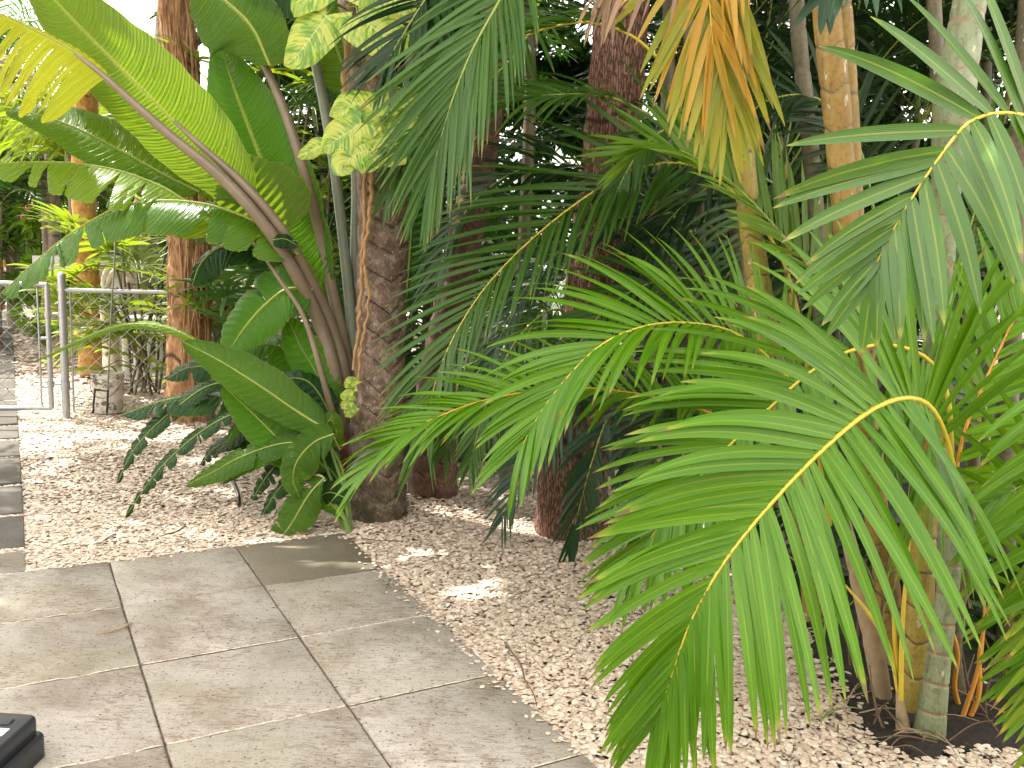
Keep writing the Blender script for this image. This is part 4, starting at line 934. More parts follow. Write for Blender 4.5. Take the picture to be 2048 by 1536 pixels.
c2 = thing('areca_palm', 'cane palm clump in the middle with yellow cane and fronds arching left over the shells', 'palm', G(1640, 1240))
cane(c2, [(1640, 1290, 3.95), (1610, 1050, 3.95), (1560, 800), (1530, 640), (1500, 440), (1480, 250), (1462, 60), (1455, -60)], [.06, .054, .052, .052, .05, .048, .045, .04], 'cane_yellow', .17, 21, 'yellow ringed cane behind the front fronds')
cane(c2, [(1660, 1200, 4.3), (1650, 800, 4.3), (1630, 400), (1600, 100), (1590, -60)], [.045, .042, .04, .038, .034], 'cane_dim', .18, 22)
cane(c2, [(1500, 1080, 4.9), (1450, 800, 4.9), (1405, 560), (1398, 400), (1400, 300), (1380, 100), (1370, -50)], [.04, .036, .034, .033, .03, .03], 'cane_dim', .2, 23)
cane(c2, [(1560, 1100, 4.6), (1500, 700), (1460, 350), (1440, 0)], [.035, .034, .03, .03], 'cane_dim', .2, 24)
frond(c2, pts([(1660, 1050, 3.75), (1620, 830, 3.65), (1560, 740, 3.6), (1480, 672, 3.5), (1400, 648, 3.4), (1300, 650, 3.3), (1205, 688, 3.25), (1130, 760, 3.2), (1078, 830, 3.18), (1045, 890, 3.16)]),
      .52, .030, 42, .30, 'palm_bright', 'rach_yellow', .010, (-.15, -.7, .75), (62, 20), 16, .45, K=12, seed=31, dp=1.7, liftR=20, droopR=.9, tipL=.5, label='bright arching frond left of the foreground one')
frond(c2, pts([(1640, 1080, 3.95), (1560, 930, 3.9), (1450, 840, 3.85), (1330, 800, 3.75), (1240, 783, 3.7), (1150, 776, 3.65), (1050, 785, 3.6), (960, 803, 3.55), (880, 832, 3.5), (810, 868, 3.45), (755, 915), (725, 950)]),
      .42, .023, 48, .34, 'palm_bright', 'rach_orange', .010, (-.05, -.5, .9), (58, 16), 22, .55, K=10, seed=32, tipL=.55, label='long low frond with an orange rib reaching to the vine covered trunk')
frond(c2, pts([(1640, 900, 4.3), (1580, 560, 4.4), (1480, 400, 4.4), (1380, 330, 4.4), (1270, 338, 4.35), (1170, 395, 4.3), (1085, 460, 4.25), (1010, 530, 4.2), (945, 610, 4.15), (890, 710, 4.1), (862, 800), (850, 880)]),
      .72, .023, 64, .28, 'palm_mid', 'rach_yellow', .010, (-.3, -.75, .65), (66, 18), 14, .32, LR=.72, droopR=.8, dp=1.6, K=10, seed=33, tipL=.5, label='long frond arching left with a yellow rib', split=True)

c3 = thing('areca_palm', 'dark green palm clump filling the space behind the broad fissured trunk', 'palm', G(1330, 990))
cane(c3, [(1320, 1010, 5.6), (1300, 700, 5.6), (1330, 300), (1340, 0)], [.045, .042, .04, .04], 'cane_dim', .18, 41)
cane(c3, [(1010, 960, 6.0), (1040, 600, 6.0), (1060, 200), (1050, -60)], [.045, .042, .04, .04], 'cane_dim', .18, 42)
FR3 = [  # points, L, W, n, mat, rmat, up, ang, seed
 ([(1520, 900, 4.9), (1500, 560, 4.8), (1400, 440, 4.75), (1280, 432, 4.7), (1180, 455, 4.65), (1090, 530, 4.6), (1030, 610), (990, 700)], .42, .024, 34, 'palm_blue', 'rach_green', (-.3, -.7, .7), (66, 24), 51),
 ([(1300, 900, 5.0), (1250, 760, 4.9), (1190, 740, 4.8), (1130, 800, 4.75), (1080, 880), (1030, 960), (1005, 1040)], .36, .022, 30, 'palm_blue', 'rach_green', (-.3, -.8, .5), (64, 20), 52),
 ([(1330, 950, 4.7), (1270, 820, 4.7), (1220, 830, 4.6), (1185, 920, 4.55), (1160, 1010), (1140, 1090)], .32, .024, 24, 'palm_blue', 'rach_green', (.1, -.9, .4), (50, 14), 53),
 ([(1200, 700, 5.2), (1120, 620, 5.0), (1050, 660, 4.9), (1000, 740), (965, 830), (940, 930)], .36, .020, 34, 'palm_mid', 'rach_green', (-.2, -.8, .5), (60, 18), 54),
 ([(1320, 120, 4.6), (1260, 70, 4.5), (1180, 45, 4.4), (1100, 55), (1020, 85), (950, 120, 4.2), (890, 165)], .62, .024, 34, 'palm_mid', 'rach_yellow', (0, -.3, .95), (40, 16), 55),
 ([(1300, 230, 4.8), (1220, 195, 4.6), (1120, 190, 4.4), (1000, 205, 4.2), (900, 245, 4.0), (830, 280)], .55, .022, 34, 'palm_mid', 'rach_green', (.1, -.4, .9), (34, 14), 56),
 ([(1110, -160, 3.9), (1050, -90, 3.8), (1000, 0, 3.75), (945, 100, 3.7), (905, 200, 3.68), (878, 290), (862, 350)], .60, .021, 42, 'palm_mid', 'rach_green', (-.2, -.9, .4), (42, 10), 57),
 ([(1780, 760, 4.0), (1720, 660, 3.9), (1640, 560), (1560, 465), (1480, 380), (1400, 320), (1320, 290), (1260, 310)], .46, .028, 44, 'palm_lime', 'rach_green', (.2, -.6, .75), (60, 30), 58),
 ([(1420, 330, 4.5), (1350, 260, 4.4), (1290, 290, 4.3), (1240, 370, 4.25), (1215, 440)], .26, .022, 22, 'palm_mid', 'rach_green', (-.2, -.9, .4), (50, 14), 59),
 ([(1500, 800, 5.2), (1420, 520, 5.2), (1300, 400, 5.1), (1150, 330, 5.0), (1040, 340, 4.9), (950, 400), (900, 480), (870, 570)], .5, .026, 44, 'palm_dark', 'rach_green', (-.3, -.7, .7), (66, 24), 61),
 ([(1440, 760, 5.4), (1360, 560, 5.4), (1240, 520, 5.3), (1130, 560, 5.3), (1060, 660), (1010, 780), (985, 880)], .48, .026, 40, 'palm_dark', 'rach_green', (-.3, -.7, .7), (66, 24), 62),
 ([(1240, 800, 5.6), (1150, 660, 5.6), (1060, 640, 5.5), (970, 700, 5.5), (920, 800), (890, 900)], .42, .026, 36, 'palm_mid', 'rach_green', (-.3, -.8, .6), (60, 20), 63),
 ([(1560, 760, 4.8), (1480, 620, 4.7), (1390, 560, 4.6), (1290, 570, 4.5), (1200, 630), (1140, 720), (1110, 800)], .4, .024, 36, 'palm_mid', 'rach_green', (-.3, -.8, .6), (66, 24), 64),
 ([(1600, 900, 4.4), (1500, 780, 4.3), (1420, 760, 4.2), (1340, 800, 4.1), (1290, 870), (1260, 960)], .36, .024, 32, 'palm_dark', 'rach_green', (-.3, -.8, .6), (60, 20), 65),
 ([(1700, 1000, 4.2), (1600, 850, 4.1), (1500, 820, 4.0), (1400, 870, 3.9), (1330, 970), (1280, 1080)], .38, .026, 32, 'palm_mid', 'rach_orange', (-.3, -.8, .6), (60, 20), 66),
 ([(1620, 500, 4.7), (1560, 380, 4.7), (1480, 350, 4.6), (1380, 400, 4.6), (1310, 480), (1270, 580)], .4, .024, 34, 'palm_dark', 'rach_green', (-.3, -.8, .6), (60, 20), 67),
 ([(1100, -100, 5.2), (1060, 60, 5.2), (990, 150, 5.1), (900, 200, 5.0), (820, 280), (780, 380)], .45, .026, 34, 'palm_mid', 'rach_green', (-.3, -.8, .6), (55, 20), 68),
 ([(1760, 500, 4.4), (1720, 300, 4.3), (1640, 200, 4.3), (1540, 200, 4.2), (1460, 270), (1420, 350)], .4, .024, 34, 'palm_dark', 'rach_green', (-.3, -.8, .6), (60, 20), 70),
 ([(1900, 620, 4.2), (1950, 420, 4.2), (2000, 300, 4.1), (2080, 260, 4.0)], .42, .026, 28, 'palm_mid', 'rach_green', (0, -.8, .6), (60, 24), 71),
 ([(1990, 1000, 3.8), (1960, 760, 3.8), (1900, 620, 3.7), (1820, 560, 3.7), (1740, 580, 3.6), (1680, 650)], .4, .026, 30, 'palm_mid', 'rach_green', (0, -.8, .6), (60, 24), 72),
 ([(980, -100, 4.6), (900, -60, 4.5), (850, 0, 4.4), (800, 80), (770, 130)], .5, .026, 22, 'palm_dark', 'rach_green', (-.2, -.8, .6), (60, 20), 60),
]
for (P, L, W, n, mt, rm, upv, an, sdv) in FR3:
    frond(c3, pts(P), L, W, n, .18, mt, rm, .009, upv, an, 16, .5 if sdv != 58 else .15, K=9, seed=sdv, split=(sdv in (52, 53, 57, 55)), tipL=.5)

# crowns on the canes, above the picture
for ti, (t_, b0_, dt, nf) in enumerate([(c1, at(1948, -60, 3.3), [.1, .1, .9], 9), (c1, at(1648, -80, 3.5), [0, .2, 1.0], 9), (c1, at(2060, 0, 3.6), [.3, .3, 1.0], 9), (c1, at(1862, -80, 4.2), [.1, .2, .7], 9),
                                    (c2, at(1455, -60, 3.95), [-.05, .3, .9], 9), (c2, at(1590, -60, 4.3), [0, .3, .7], 9), (c2, at(1370, -50, 4.9), [0, .2, .5], 9), (c3, at(1340, 0, 5.6), [0, .2, .6], 9), (c3, at(1050, -60, 6.0), [-.1, .1, .4], 8)]):
    top = b0_+np.array(dt)
    mk('cane', [tube(np.array([b0_-[0, 0, .03], b0_+np.array(dt)*.5+[0, -.03, .0], top]), [.036, .045, .035], 20, 12)], M['cane_dim'], t_)
    palm_crown(t_, top, nf, 1.9, 'palm_back', 300+ti, .011, (25, 70), 32, .55, .034)
# ---- generic clumps that close the view behind
def clump(name, label, base, seed, nc=7, nf=5, h=(2.0, 3.6), L=1.9, mat='palm_back', group='palm clumps closing the view behind', low=.35, spread=.35):
    r = np.random.default_rng(seed); base = np.array(base, float); t = thing(name, label, 'palm', base, group)
    for k in range(nc):
        az = r.uniform(0, 2*PI); b = base+np.array([math.cos(az), math.sin(az), 0])*r.uniform(.05, spread); hh = r.uniform(*h)*(.45 if r.random() < low else 1)
        top = b+np.array([math.cos(az)*hh*.16, math.sin(az)*hh*.16, hh])
        mk('cane', [ring_tube(np.array([b, (b+top)/2+r.normal(0, .03, 3), top]), [.045, .038, .03], 70, 10, .16, .003, 0, .01, seed+k)], M[['cane_dim', 'cane_yellow', 'cane_dim'][k % 3]], t)
        for j in range(nf):
            a2 = az + r.normal(0, 1.1) + 2*PI*j/nf
            frond(t, crown_pts(top, a2, L*r.uniform(.75, 1.15), r.uniform(45, 80), r.uniform(-55, -15)), .5, .032, 26, .2, mat, 'rach_green', .009, K=5, Mx=2, split=False, droop=.7, seed=seed*100+k*10+j)
    return t
def lay(proto, spots):
    for (x, y, a, s, lab) in spots:
        o = copy_tree(proto); o.location = (x, y, -.05); o.rotation_euler = (0, 0, a); o.scale = (s, s, s); o['label'] = lab
        BASE[o.name] = np.array([x, y, -.05])
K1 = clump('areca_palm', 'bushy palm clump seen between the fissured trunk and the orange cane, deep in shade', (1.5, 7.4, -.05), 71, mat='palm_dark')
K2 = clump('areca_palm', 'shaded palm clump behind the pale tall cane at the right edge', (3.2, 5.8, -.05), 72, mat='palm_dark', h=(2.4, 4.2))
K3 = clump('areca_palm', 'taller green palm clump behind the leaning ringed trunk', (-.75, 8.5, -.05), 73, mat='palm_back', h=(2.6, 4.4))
lay(K1, [(3.4, 8.6, 1.1, 1.15, 'shaded palm clump farther back between orange cane and pale cane'), (1.9, 10.4, 2.4, 1.1, 'palm clump behind the broad fissured trunk, under the patch of sky'), (5.0, 7.0, 4.0, 1.2, 'palm clump behind the right edge of the view'), (2.2, 6.3, 5.1, .8, 'low shaded palm clump behind the yellow cane')])
lay(K2, [(4.6, 9.6, 2.0, 1.1, 'tall palm clump farthest back at the upper right'), (2.3, 10.3, .6, 1.2, 'tall palm clump farthest back behind the dying fronds')])
lay(K3, [(-1.5, 10.2, 1.9, 1.05, 'green palm clump far behind the vine covered trunk')])

# ---- fan palms (lady palms)
def fan(parent, base, tip, W, n, N, mat, seed, Wl=.035):
    r = np.random.default_rng(seed); base = np.array(base); tip = np.array(tip)
    fo = mk('frond', [tube(np.array([base, (base+tip)/2+[0, 0, .06], tip]), [.006, .005, .004], 12, 5)], M['petiole_green'], parent)
    T = norm(tip-base); N = norm(np.array(N, float)-np.dot(N, T)*T); S = np.cross(T, N)
    a = np.radians(np.linspace(-115, 115, n)+r.normal(0, 4, n)); A = np.repeat(tip[None], 2, 0)+np.array([T*0, T*.001])
    K = 7; k = np.linspace(0, 1, K); D0 = np.cos(a)[:, None]*T+np.sin(a)[:, None]*S+.15*N
    D = norm(D0[:, None]+(r.uniform(.4, 1.0, n)[:, None]*k**1.5)[..., None]*np.array([0, 0, -1.]))
    Ln = W*(1-.25*np.abs(a)/2)*r.uniform(.85, 1.1, n)
    pos = tip+np.concatenate([np.zeros((n, 1, 3)), np.cumsum(D[:, :-1]*(Ln/(K-1))[:, None, None], 1)], 1)
    Wd = norm(np.cross(D, N+r.normal(0, .25, (n, 1, 3)))); pr = np.array([.25, .7, .95, 1, .9, .7, .3])
    Pg = pos[:, :, None]+np.array([-1., 1.])[None, None, :, None]*Wd[:, :, None]*(pr*Wl/2)[None, :, None, None]
    mk('fingers', [(Pg, r.random(n))], M[mat], fo)['kind'] = 'stuff'
def lady_palm(label, base, h, nl, W, mat, seed, n=9, group='lady palms', Wl=.035, rad=.45):
    r = np.random.default_rng(seed); base = np.array(base, float); t = thing('fan_palm', label, 'palm', base, group)
    for k in range(max(3, nl//6)):
        a = r.uniform(0, 6.28); mk('stem', [tube(np.array([base+r.normal(0, .08, 3)*[1, 1, 0], base+np.array([math.cos(a)*rad*.5, math.sin(a)*rad*.5, h*r.uniform(.6, 1)])]), [.014, .012], 10, 6)], M['cane_dim'], t)
    for k in range(nl):
        a = r.uniform(0, 6.28); z = h*r.uniform(.2, 1.0); b = base+np.array([math.cos(a)*rad*.3, math.sin(a)*rad*.3, z]); e = b+np.array([math.cos(a)*rad*r.uniform(.5, 1), math.sin(a)*rad*r.uniform(.5, 1), r.uniform(-.02, .3)])
        fan(t, b, e, W*r.uniform(.8, 1.15), n, (0, 0, 1)+r.normal(0, .3, 3), mat, seed*100+k, Wl)
    return t
def gp(x, Y): p = at(x, 700, Y); return (p[0], Y, -.05)
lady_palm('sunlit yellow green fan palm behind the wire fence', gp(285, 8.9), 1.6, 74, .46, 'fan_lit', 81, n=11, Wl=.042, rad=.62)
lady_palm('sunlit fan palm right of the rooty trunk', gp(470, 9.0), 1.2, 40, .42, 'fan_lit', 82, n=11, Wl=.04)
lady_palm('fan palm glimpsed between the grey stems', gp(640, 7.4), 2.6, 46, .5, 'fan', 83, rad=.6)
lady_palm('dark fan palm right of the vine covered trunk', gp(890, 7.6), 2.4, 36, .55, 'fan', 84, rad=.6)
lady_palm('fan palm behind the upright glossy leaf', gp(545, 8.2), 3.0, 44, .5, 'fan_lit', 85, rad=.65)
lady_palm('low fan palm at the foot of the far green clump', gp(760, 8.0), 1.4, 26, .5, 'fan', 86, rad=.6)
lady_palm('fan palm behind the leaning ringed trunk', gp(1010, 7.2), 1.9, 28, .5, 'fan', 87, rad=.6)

# ---- the garden beyond the fence
tR = thing('tree', 'tree trunk wrapped in hanging aerial roots beside the wire fence', 'tree', G(378, 835))
PI_ = pts([(376, 850, 7.75), (378, 780), (380, 640), (380, 520), (376, 380), (366, 200), (352, 20), (340, -160), (330, -300)])
mk('trunk', [ring_tube(PI_, [.215, .185, .17, .17, .165, .15, .13, .12, .12], 240, 48, .6, 0, 0, .10, 91, vgroove=.012)], M['barkI'], tR)
r = np.random.default_rng(92)
for k in range(46):
    x = r.uniform(-40, 42); y0 = r.uniform(-200, 560); y1 = y0+r.uniform(150, 500); Pk = []
    ph = r.uniform(0, 6)
    for q in np.linspace(0, 1, 7):
        y = y0+(min(y1, 830)-y0)*q; xx = np.clip(x+6*math.sin(q*5+ph)+r.normal(0, 1.5), -43, 43); cx = np.interp(y, [0, 400, 850], [352, 378, 377]); Pk.append((cx+xx, y, 7.75-math.sqrt(max(0, .185**2-(xx/236)**2))-.006))
    mk('aerial_root', [tube(pts(Pk), r.uniform(.003, .009), 30, 5)], M['barkI'], tR)
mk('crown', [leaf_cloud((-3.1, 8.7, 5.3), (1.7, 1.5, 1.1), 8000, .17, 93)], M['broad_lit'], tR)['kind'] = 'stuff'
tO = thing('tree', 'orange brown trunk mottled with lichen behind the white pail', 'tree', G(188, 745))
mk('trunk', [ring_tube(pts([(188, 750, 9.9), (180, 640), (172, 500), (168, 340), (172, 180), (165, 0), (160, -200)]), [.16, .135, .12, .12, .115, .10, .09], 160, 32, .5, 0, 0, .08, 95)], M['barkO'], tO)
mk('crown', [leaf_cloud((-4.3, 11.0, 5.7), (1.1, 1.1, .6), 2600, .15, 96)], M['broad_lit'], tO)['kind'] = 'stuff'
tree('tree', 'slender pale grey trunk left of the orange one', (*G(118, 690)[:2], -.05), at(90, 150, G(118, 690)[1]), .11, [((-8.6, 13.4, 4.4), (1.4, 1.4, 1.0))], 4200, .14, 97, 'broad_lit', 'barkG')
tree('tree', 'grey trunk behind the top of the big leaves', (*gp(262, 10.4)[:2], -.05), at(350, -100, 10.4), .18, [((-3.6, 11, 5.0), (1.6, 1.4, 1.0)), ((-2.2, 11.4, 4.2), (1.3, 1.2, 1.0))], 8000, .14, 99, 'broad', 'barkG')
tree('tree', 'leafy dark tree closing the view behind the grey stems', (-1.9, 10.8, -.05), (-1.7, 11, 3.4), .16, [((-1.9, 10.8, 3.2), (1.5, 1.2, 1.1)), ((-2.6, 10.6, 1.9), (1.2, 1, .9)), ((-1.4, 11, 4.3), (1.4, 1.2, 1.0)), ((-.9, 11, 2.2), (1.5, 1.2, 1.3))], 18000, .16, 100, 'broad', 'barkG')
tree('tree', 'dark leafy tree closing the view behind the palms on the right', (2.8, 11.6, -.05), (2.9, 11.8, 3.4), .18, [((1.9, 12, 2.0), (1.9, 1, 1.8)), ((4.2, 11.6, 2.2), (2.0, 1, 2.0)), ((3.4, 12, 4.6), (2.3, 1.2, 1.5)), ((6.4, 10.6, 3.2), (2.0, 1.4, 2.6)), ((5.4, 12, 5.3), (2, 1, 1.3)), ((2.4, 8.6, 5.9), (1.8, 1.5, .8)), ((4.4, 8.4, 5.6), (1.8, 1.6, .9)), ((3.4, 10.2, 5.9), (2.2, 1.4, .8)), ((5.6, 6.6, 5.5), (1.6, 1.8, .9)), ((.3, 7.8, 5.5), (1.8, 1.4, .7)), ((-1.4, 8.3, 5.7), (1.5, 1.2, .7)), ((1.6, 6.0, 5.3), (1.5, 1.2, .6)), ((3.2, 5.2, 5.0), (1.5, 1.3, .6)), ((-.05, 11.6, 3.9), (.85, .7, 1.3)), ((.75, 12.0, 3.4), (.5, .5, .7)), ((1.7, 7.8, 6.0), (1.4, 1.2, .5))], 62000, .185, 101, 'broad', 'barkG')  # high lobes added out of view to deepen the shade below
# far hedge beyond the sunny garden
def hedge(label, x0, x1, y, h, n, seed, mat):
    t = thing('hedge', label, 'hedge', ((x0+x1)/2, y, -.05)); r = np.random.default_rng(seed)
    for k in range(6): x = x0+(x1-x0)*(k+.5)/6; mk('stem', [tube(np.array([[x, y, -.05], [x+r.normal(0, .2), y, h*.7]]), [.06, .03], 8, 6)], M['barkG'], t)
    mk('foliage', [leaf_cloud((x0+(x1-x0)*(k+.5)/5, y+r.normal(0, .3), h*.5), ((x1-x0)/7, .9, h*.55), n//5, .17, seed+k, 30) for k in range(5)], M[mat], t)['kind'] = 'stuff'
hedge('tall sunlit hedge at the far end of the sunny garden path', -17, -8, 19, 4.2, 15000, 111, 'broad_lit')
hedge('sunlit leafy hedge between the strap leaved trees and the shed', -8.6, -4.6, 13.4, 3.3, 13000, 117, 'broad_lit')
hedge('tall hedge behind the white shed', -9, -2.5, 15.5, 4.4, 15000, 112, 'broad')
hedge('far dark hedge behind all the palm clumps', -2.5, 9.5, 15, 3.4, 16000, 113, 'broad')
hedge('dense tall hedge along the right, outside the picture', 6.2, 7.6, 6.6, 5.2, 9000, 114, 'broad')  # unseen hedge added to keep horizon light off the palms
hedge('dense tall hedge at the far right corner behind the palms', 4.2, 10.5, 13.2, 6.4, 15000, 115, 'broad')
hedge('dense hedge filling the space behind the yellow cane', 1.6, 4.8, 12.6, 4.6, 18000, 116, 'broad')
# ponytail-like strap leaf tree and far palms
def strap_plant(label, c, h, n, L, mat, seed, cat='plant', W=.03):
    r = np.random.default_rng(seed); c = np.array(c, float); t = thing('strap_leaf_plant', label, cat, (c[0], c[1], -.05))
    mk('trunk', [tube(np.array([[c[0], c[1], -.05], [c[0]+.05, c[1], h*.5], [c[0], c[1], h]]), [.09, .06, .05], 20, 8)], M['barkG'], t)
    a = r.uniform(0, 6.28, n); A = np.array([[c[0], c[1], h-.15], [c[0], c[1], h+.15]])
    P, tt = leaflets(A, np.array([[0, 1., 0]]*2), r.random(n), np.ones(n), L*r.uniform(.7, 1.1, n), np.full(n, W), np.radians(r.uniform(20, 80, n)), a, r.uniform(1.2, 2.6, n), 8, 2, .5, .1, 0, 0, seed)
    mk('leaves', [(P, tt)], M[mat], t)['kind'] = 'stuff'
strap_plant('drooping strap leaved tree in the sun behind the whitened leaf', (*gp(150, 11.2)[:2], 0), 2.5, 260, 1.1, 'fan_lit', 121)
strap_plant('second strap leaved tree with pale hanging leaves at far left', (*gp(95, 12.2)[:2], 0), 2.75, 220, 1.1, 'fan_lit', 122)
def fern(label, c, n, L, seed, mat='broad_lit'):
    r = np.random.default_rng(seed); t = thing('fern', label, 'fern', c)
    for k in range(n):
        a = r.uniform(0, 6.28); frond(t, crown_pts(np.array(c)+[0, 0, .02], a, L*r.uniform(.7, 1.1), r.uniform(50, 80), -35), .09, .02, 22, .1, mat, 'rach_green', .003, K=3, Mx=2, split=False, droop=.3, seed=seed+k)
fern('fern at the foot of the grey trunk beyond the gate', G(112, 690), 24, .75, 130)
fern('second fern nearer the path edge beyond the gate', G(92, 700), 12, .5, 131)
def feather_palm(label, base, h, nf, L, mat, seed, r0=.08):
    t = thing('palm_tree', label, 'palm tree', base); top = np.array(base)+[.05, 0, h]
    mk('trunk', [ring_tube(np.array([base, (np.array(base)+top)/2, top]), [r0*1.2, r0, r0*.8], 80, 16, .12, .006, 0, .03, seed)], M['barkG'], t)
    palm_crown(t, top, nf, L, mat, seed, .010, (20, 70), 30, .42, .03)
feather_palm('small feathery palm at the far left edge behind the gate', (*gp(-10, 11.6)[:2], -.05), 1.7, 20, 1.5, 'palm_back', 141)
feather_palm('feathery palm beyond the white shed in the sun', (*gp(215, 13.5)[:2], -.05), 3.2, 14, 2.0, 'palm_olive', 142)
feather_palm('feathery palm high at the upper left corner', (*gp(30, 14)[:2], -.05), 4.0, 14, 2.2, 'palm_mid', 143)

# ================================================================== WIRE FENCE AND GATE
pp = G(133, 832); fdir = np.array([math.cos(.26), math.sin(.26), 0.])
def cyl(p0, p1, r, M_=14, dome=False):
    p0, p1 = np.array(p0, float), np.array(p1, float); d = p1-p0; L = np.linalg.norm(d); e = d/L
    P = [p0, p0+e*L*.33, p0+e*L*.66, p1]; rr = [r, r, r, r]
    n = 10; A = np.linspace(0, 1, n)[:, None]*d+p0; rad = np.full(n, r)
    g = tube(np.array([p0, p1]), rad, n, M_)
    return g
def caps(p, r, e):      # small domed cap
    p = np.array(p, float); e = np.array(e, float); q = [p+e*r*t for t in (0, .3, .6, .85, .98)]
    return tube(np.array(q), [r*1.08, r*1.06, r*.85, r*.5, .0005], 10, 14)
def wirenet(x0, vdir, width, z0, z1, a=.062, seed=0):
    n = int(width/a); m_ = int((z1-z0)/(a*.98)); P = []
    r = np.random.default_rng(seed)
    nrm = np.array([-vdir[1], vdir[0], 0])
    for i in range(n):
        k = np.arange(m_+1); tri = (k+i) % 2
        A = x0+vdir*(a*(i+tri))[:, None]+np.array([0, 0, 1])*(z0+(z1-z0)*k/m_)[:, None]+nrm*(np.where(tri > 0, .004, -.004))[:, None]+r.normal(0, .0012, (m_+1, 3))
        # square section wire
        w_ = .0032; X = np.array([vdir*w_, nrm*w_, -vdir*w_, -nrm*w_, vdir*w_])
        P.append(A[:, None]+X[None])
    return (np.array(P), .5)
fence = thing('wire_fence', 'galvanised chain link fence with a grey capped post running behind the big leaved plant', 'fence', pp)
post = mk('post', [cyl(pp-[0, 0, .05], pp+[0, 0, 1.185], .031), caps(pp+[0, 0, 1.185], .033, (0, 0, 1))], M['galv'], fence)
for z in (.22, .62, .95): mk('band', [cyl(pp+[0, 0, z], pp+[0, 0, z+.025], .035)], M['galv'], post)
f0 = pp+fdir*.06
mk('tension_bar', [cyl(f0+[0, 0, .04], f0+[0, 0, 1.06], .008, 8)], M['galv'], fence)
for z in (.22, .62, .95): mk('clamp', [cyl(pp+[0, 0, z+.012], f0+[0, 0, z+.012], .012, 8)], M['galv'], fence)
mk('rail', [cyl(pp+[0, 0, 1.065], pp+fdir*3.6+[0, 0, 1.065], .019)], M['galv'], fence)
mk('wire_mesh', [wirenet(f0, fdir, 3.4, .03, 1.10)], M['galv'], fence)['kind'] = 'stuff'
for q in (1.9, 3.5): mk('post', [cyl(pp+fdir*q-[0, 0, .05], pp+fdir*q+[0, 0, 1.06], .022)], M['galv'], fence)
gdir = np.array([math.cos(.2), math.sin(.2), 0.]); g1 = pp-gdir*.115; g0 = g1-gdir*1.15
gate = thing('wire_gate', 'closed galvanised wire gate hung left of the capped post across the slab path', 'gate', g1)
mk('frame', [cyl(g1+[0, 0, .065], g1+[0, 0, 1.11], .021), cyl(g1+[0, 0, 1.105], g0+[0, 0, 1.115], .021), cyl(g1+[0, 0, .07], g0+[0, 0, .055], .021), cyl(g0+[0, 0, .055], g0+[0, 0, 1.11], .021)], M['galv'], gate)
g2 = g1-gdir*.075
mk('tension_bar', [cyl(g2+[0, 0, .08], g2+[0, 0, 1.08], .008, 8)], M['galv'], gate)
mk('wire_mesh', [wirenet(g2, -gdir, 1.1, .08, 1.10, seed=2)], M['galv'], gate)['kind'] = 'stuff'
for z in (.25, .66): mk('clamp', [cyl(g2+[0, 0, z], g1+[0, 0, z], .012, 8)], M['galv'], gate)
for z in (.27, .86):
    mk('hinge', [cyl(g1+[0, 0, z], pp+[0, 0, z+.01], .011, 8), cyl(pp+[0, 0, z-.02], pp+[0, 0, z+.03], .037), cyl(g1+[0, 0, z-.025], g1+[0, 0, z+.025], .027)], M['galv'], gate)

# ---- paint pail, stake and stand by the fence
def pail_mat():
    mt, nt, _, _ = newmat('stained_pail'); B = NB(nt); pos = B.n('ShaderNodeNewGeometry').outputs['Position']
    n = B.noise(pos, 9, 5, .65); f = B.ramp(n, [(.55, 0.), (.60, 1.)]); n2 = B.noise(pos, 40, 3)
    col = B.mix(f, (.62, .59, .50), (.05, .045, .04)); col = B.mix(B.ramp(n2, [(.45, .3), (.6, 0.)]), col, (.22, .19, .14))
    B.out(B.pbr(col, .6, B.bump(n, .3, .004))); return mt
pb = G(205, 828); pb[1] += .12
pail = thing('bucket', 'dirty white plastic pail with black stains behind the wire fence', 'bucket', pb)
th = np.linspace(0, 2*PI, 33)
prof = [(.112, 0), (.116, .005), (.125, .16), (.131, .27), (.137, .275), (.137, .283), (.131, .286), (.133, .305), (.139, .308), (.139, .316), (.133, .318), (.135, .338), (.142, .341), (.142, .348), (.132, .348), (.128, .30), (.11, .02), (.0, .02)]
R_ = np.array([[[rr*math.cos(t), rr*math.sin(t), z] for t in th] for rr, z in prof])+pb
mk('body', [(R_[None],)], pail_mat(), pail)
hp = np.array([[.137*math.cos(t), -.02-.137*abs(math.sin(t))*.35-.06*math.sin(t), .30-.16*math.sin(t)] for t in np.linspace(0, PI, 12)])+pb
mk('handle', [tube(hp, .003, 30, 6)], M['blackmetal'], pail)
stk = thing('metal_stake', 'thin hooked metal stake standing against the fence in front of the pail', 'stake', G(213, 828))
mk('rod', [tube(pts([(213, 828, 7.55), (219, 700), (224, 600), (229, 520), (231, 440), (226, 405), (218, 402), (214, 415)]), .0075, 60, 6)], M['petiole_grey'], stk)
stn = thing('metal_stand', 'small square black metal stand leaning by the white pail', 'stand', G(200, 828))
mk('frame', [tube(pts([(186, 826, 7.5), (188, 800), (190, 779)]), .009, 12, 6), tube(pts([(189, 779, 7.5), (216, 782)]), .009, 10, 6), tube(pts([(216, 780, 7.5), (214, 826)]), .009, 10, 6)], M['blackmetal'], stn)

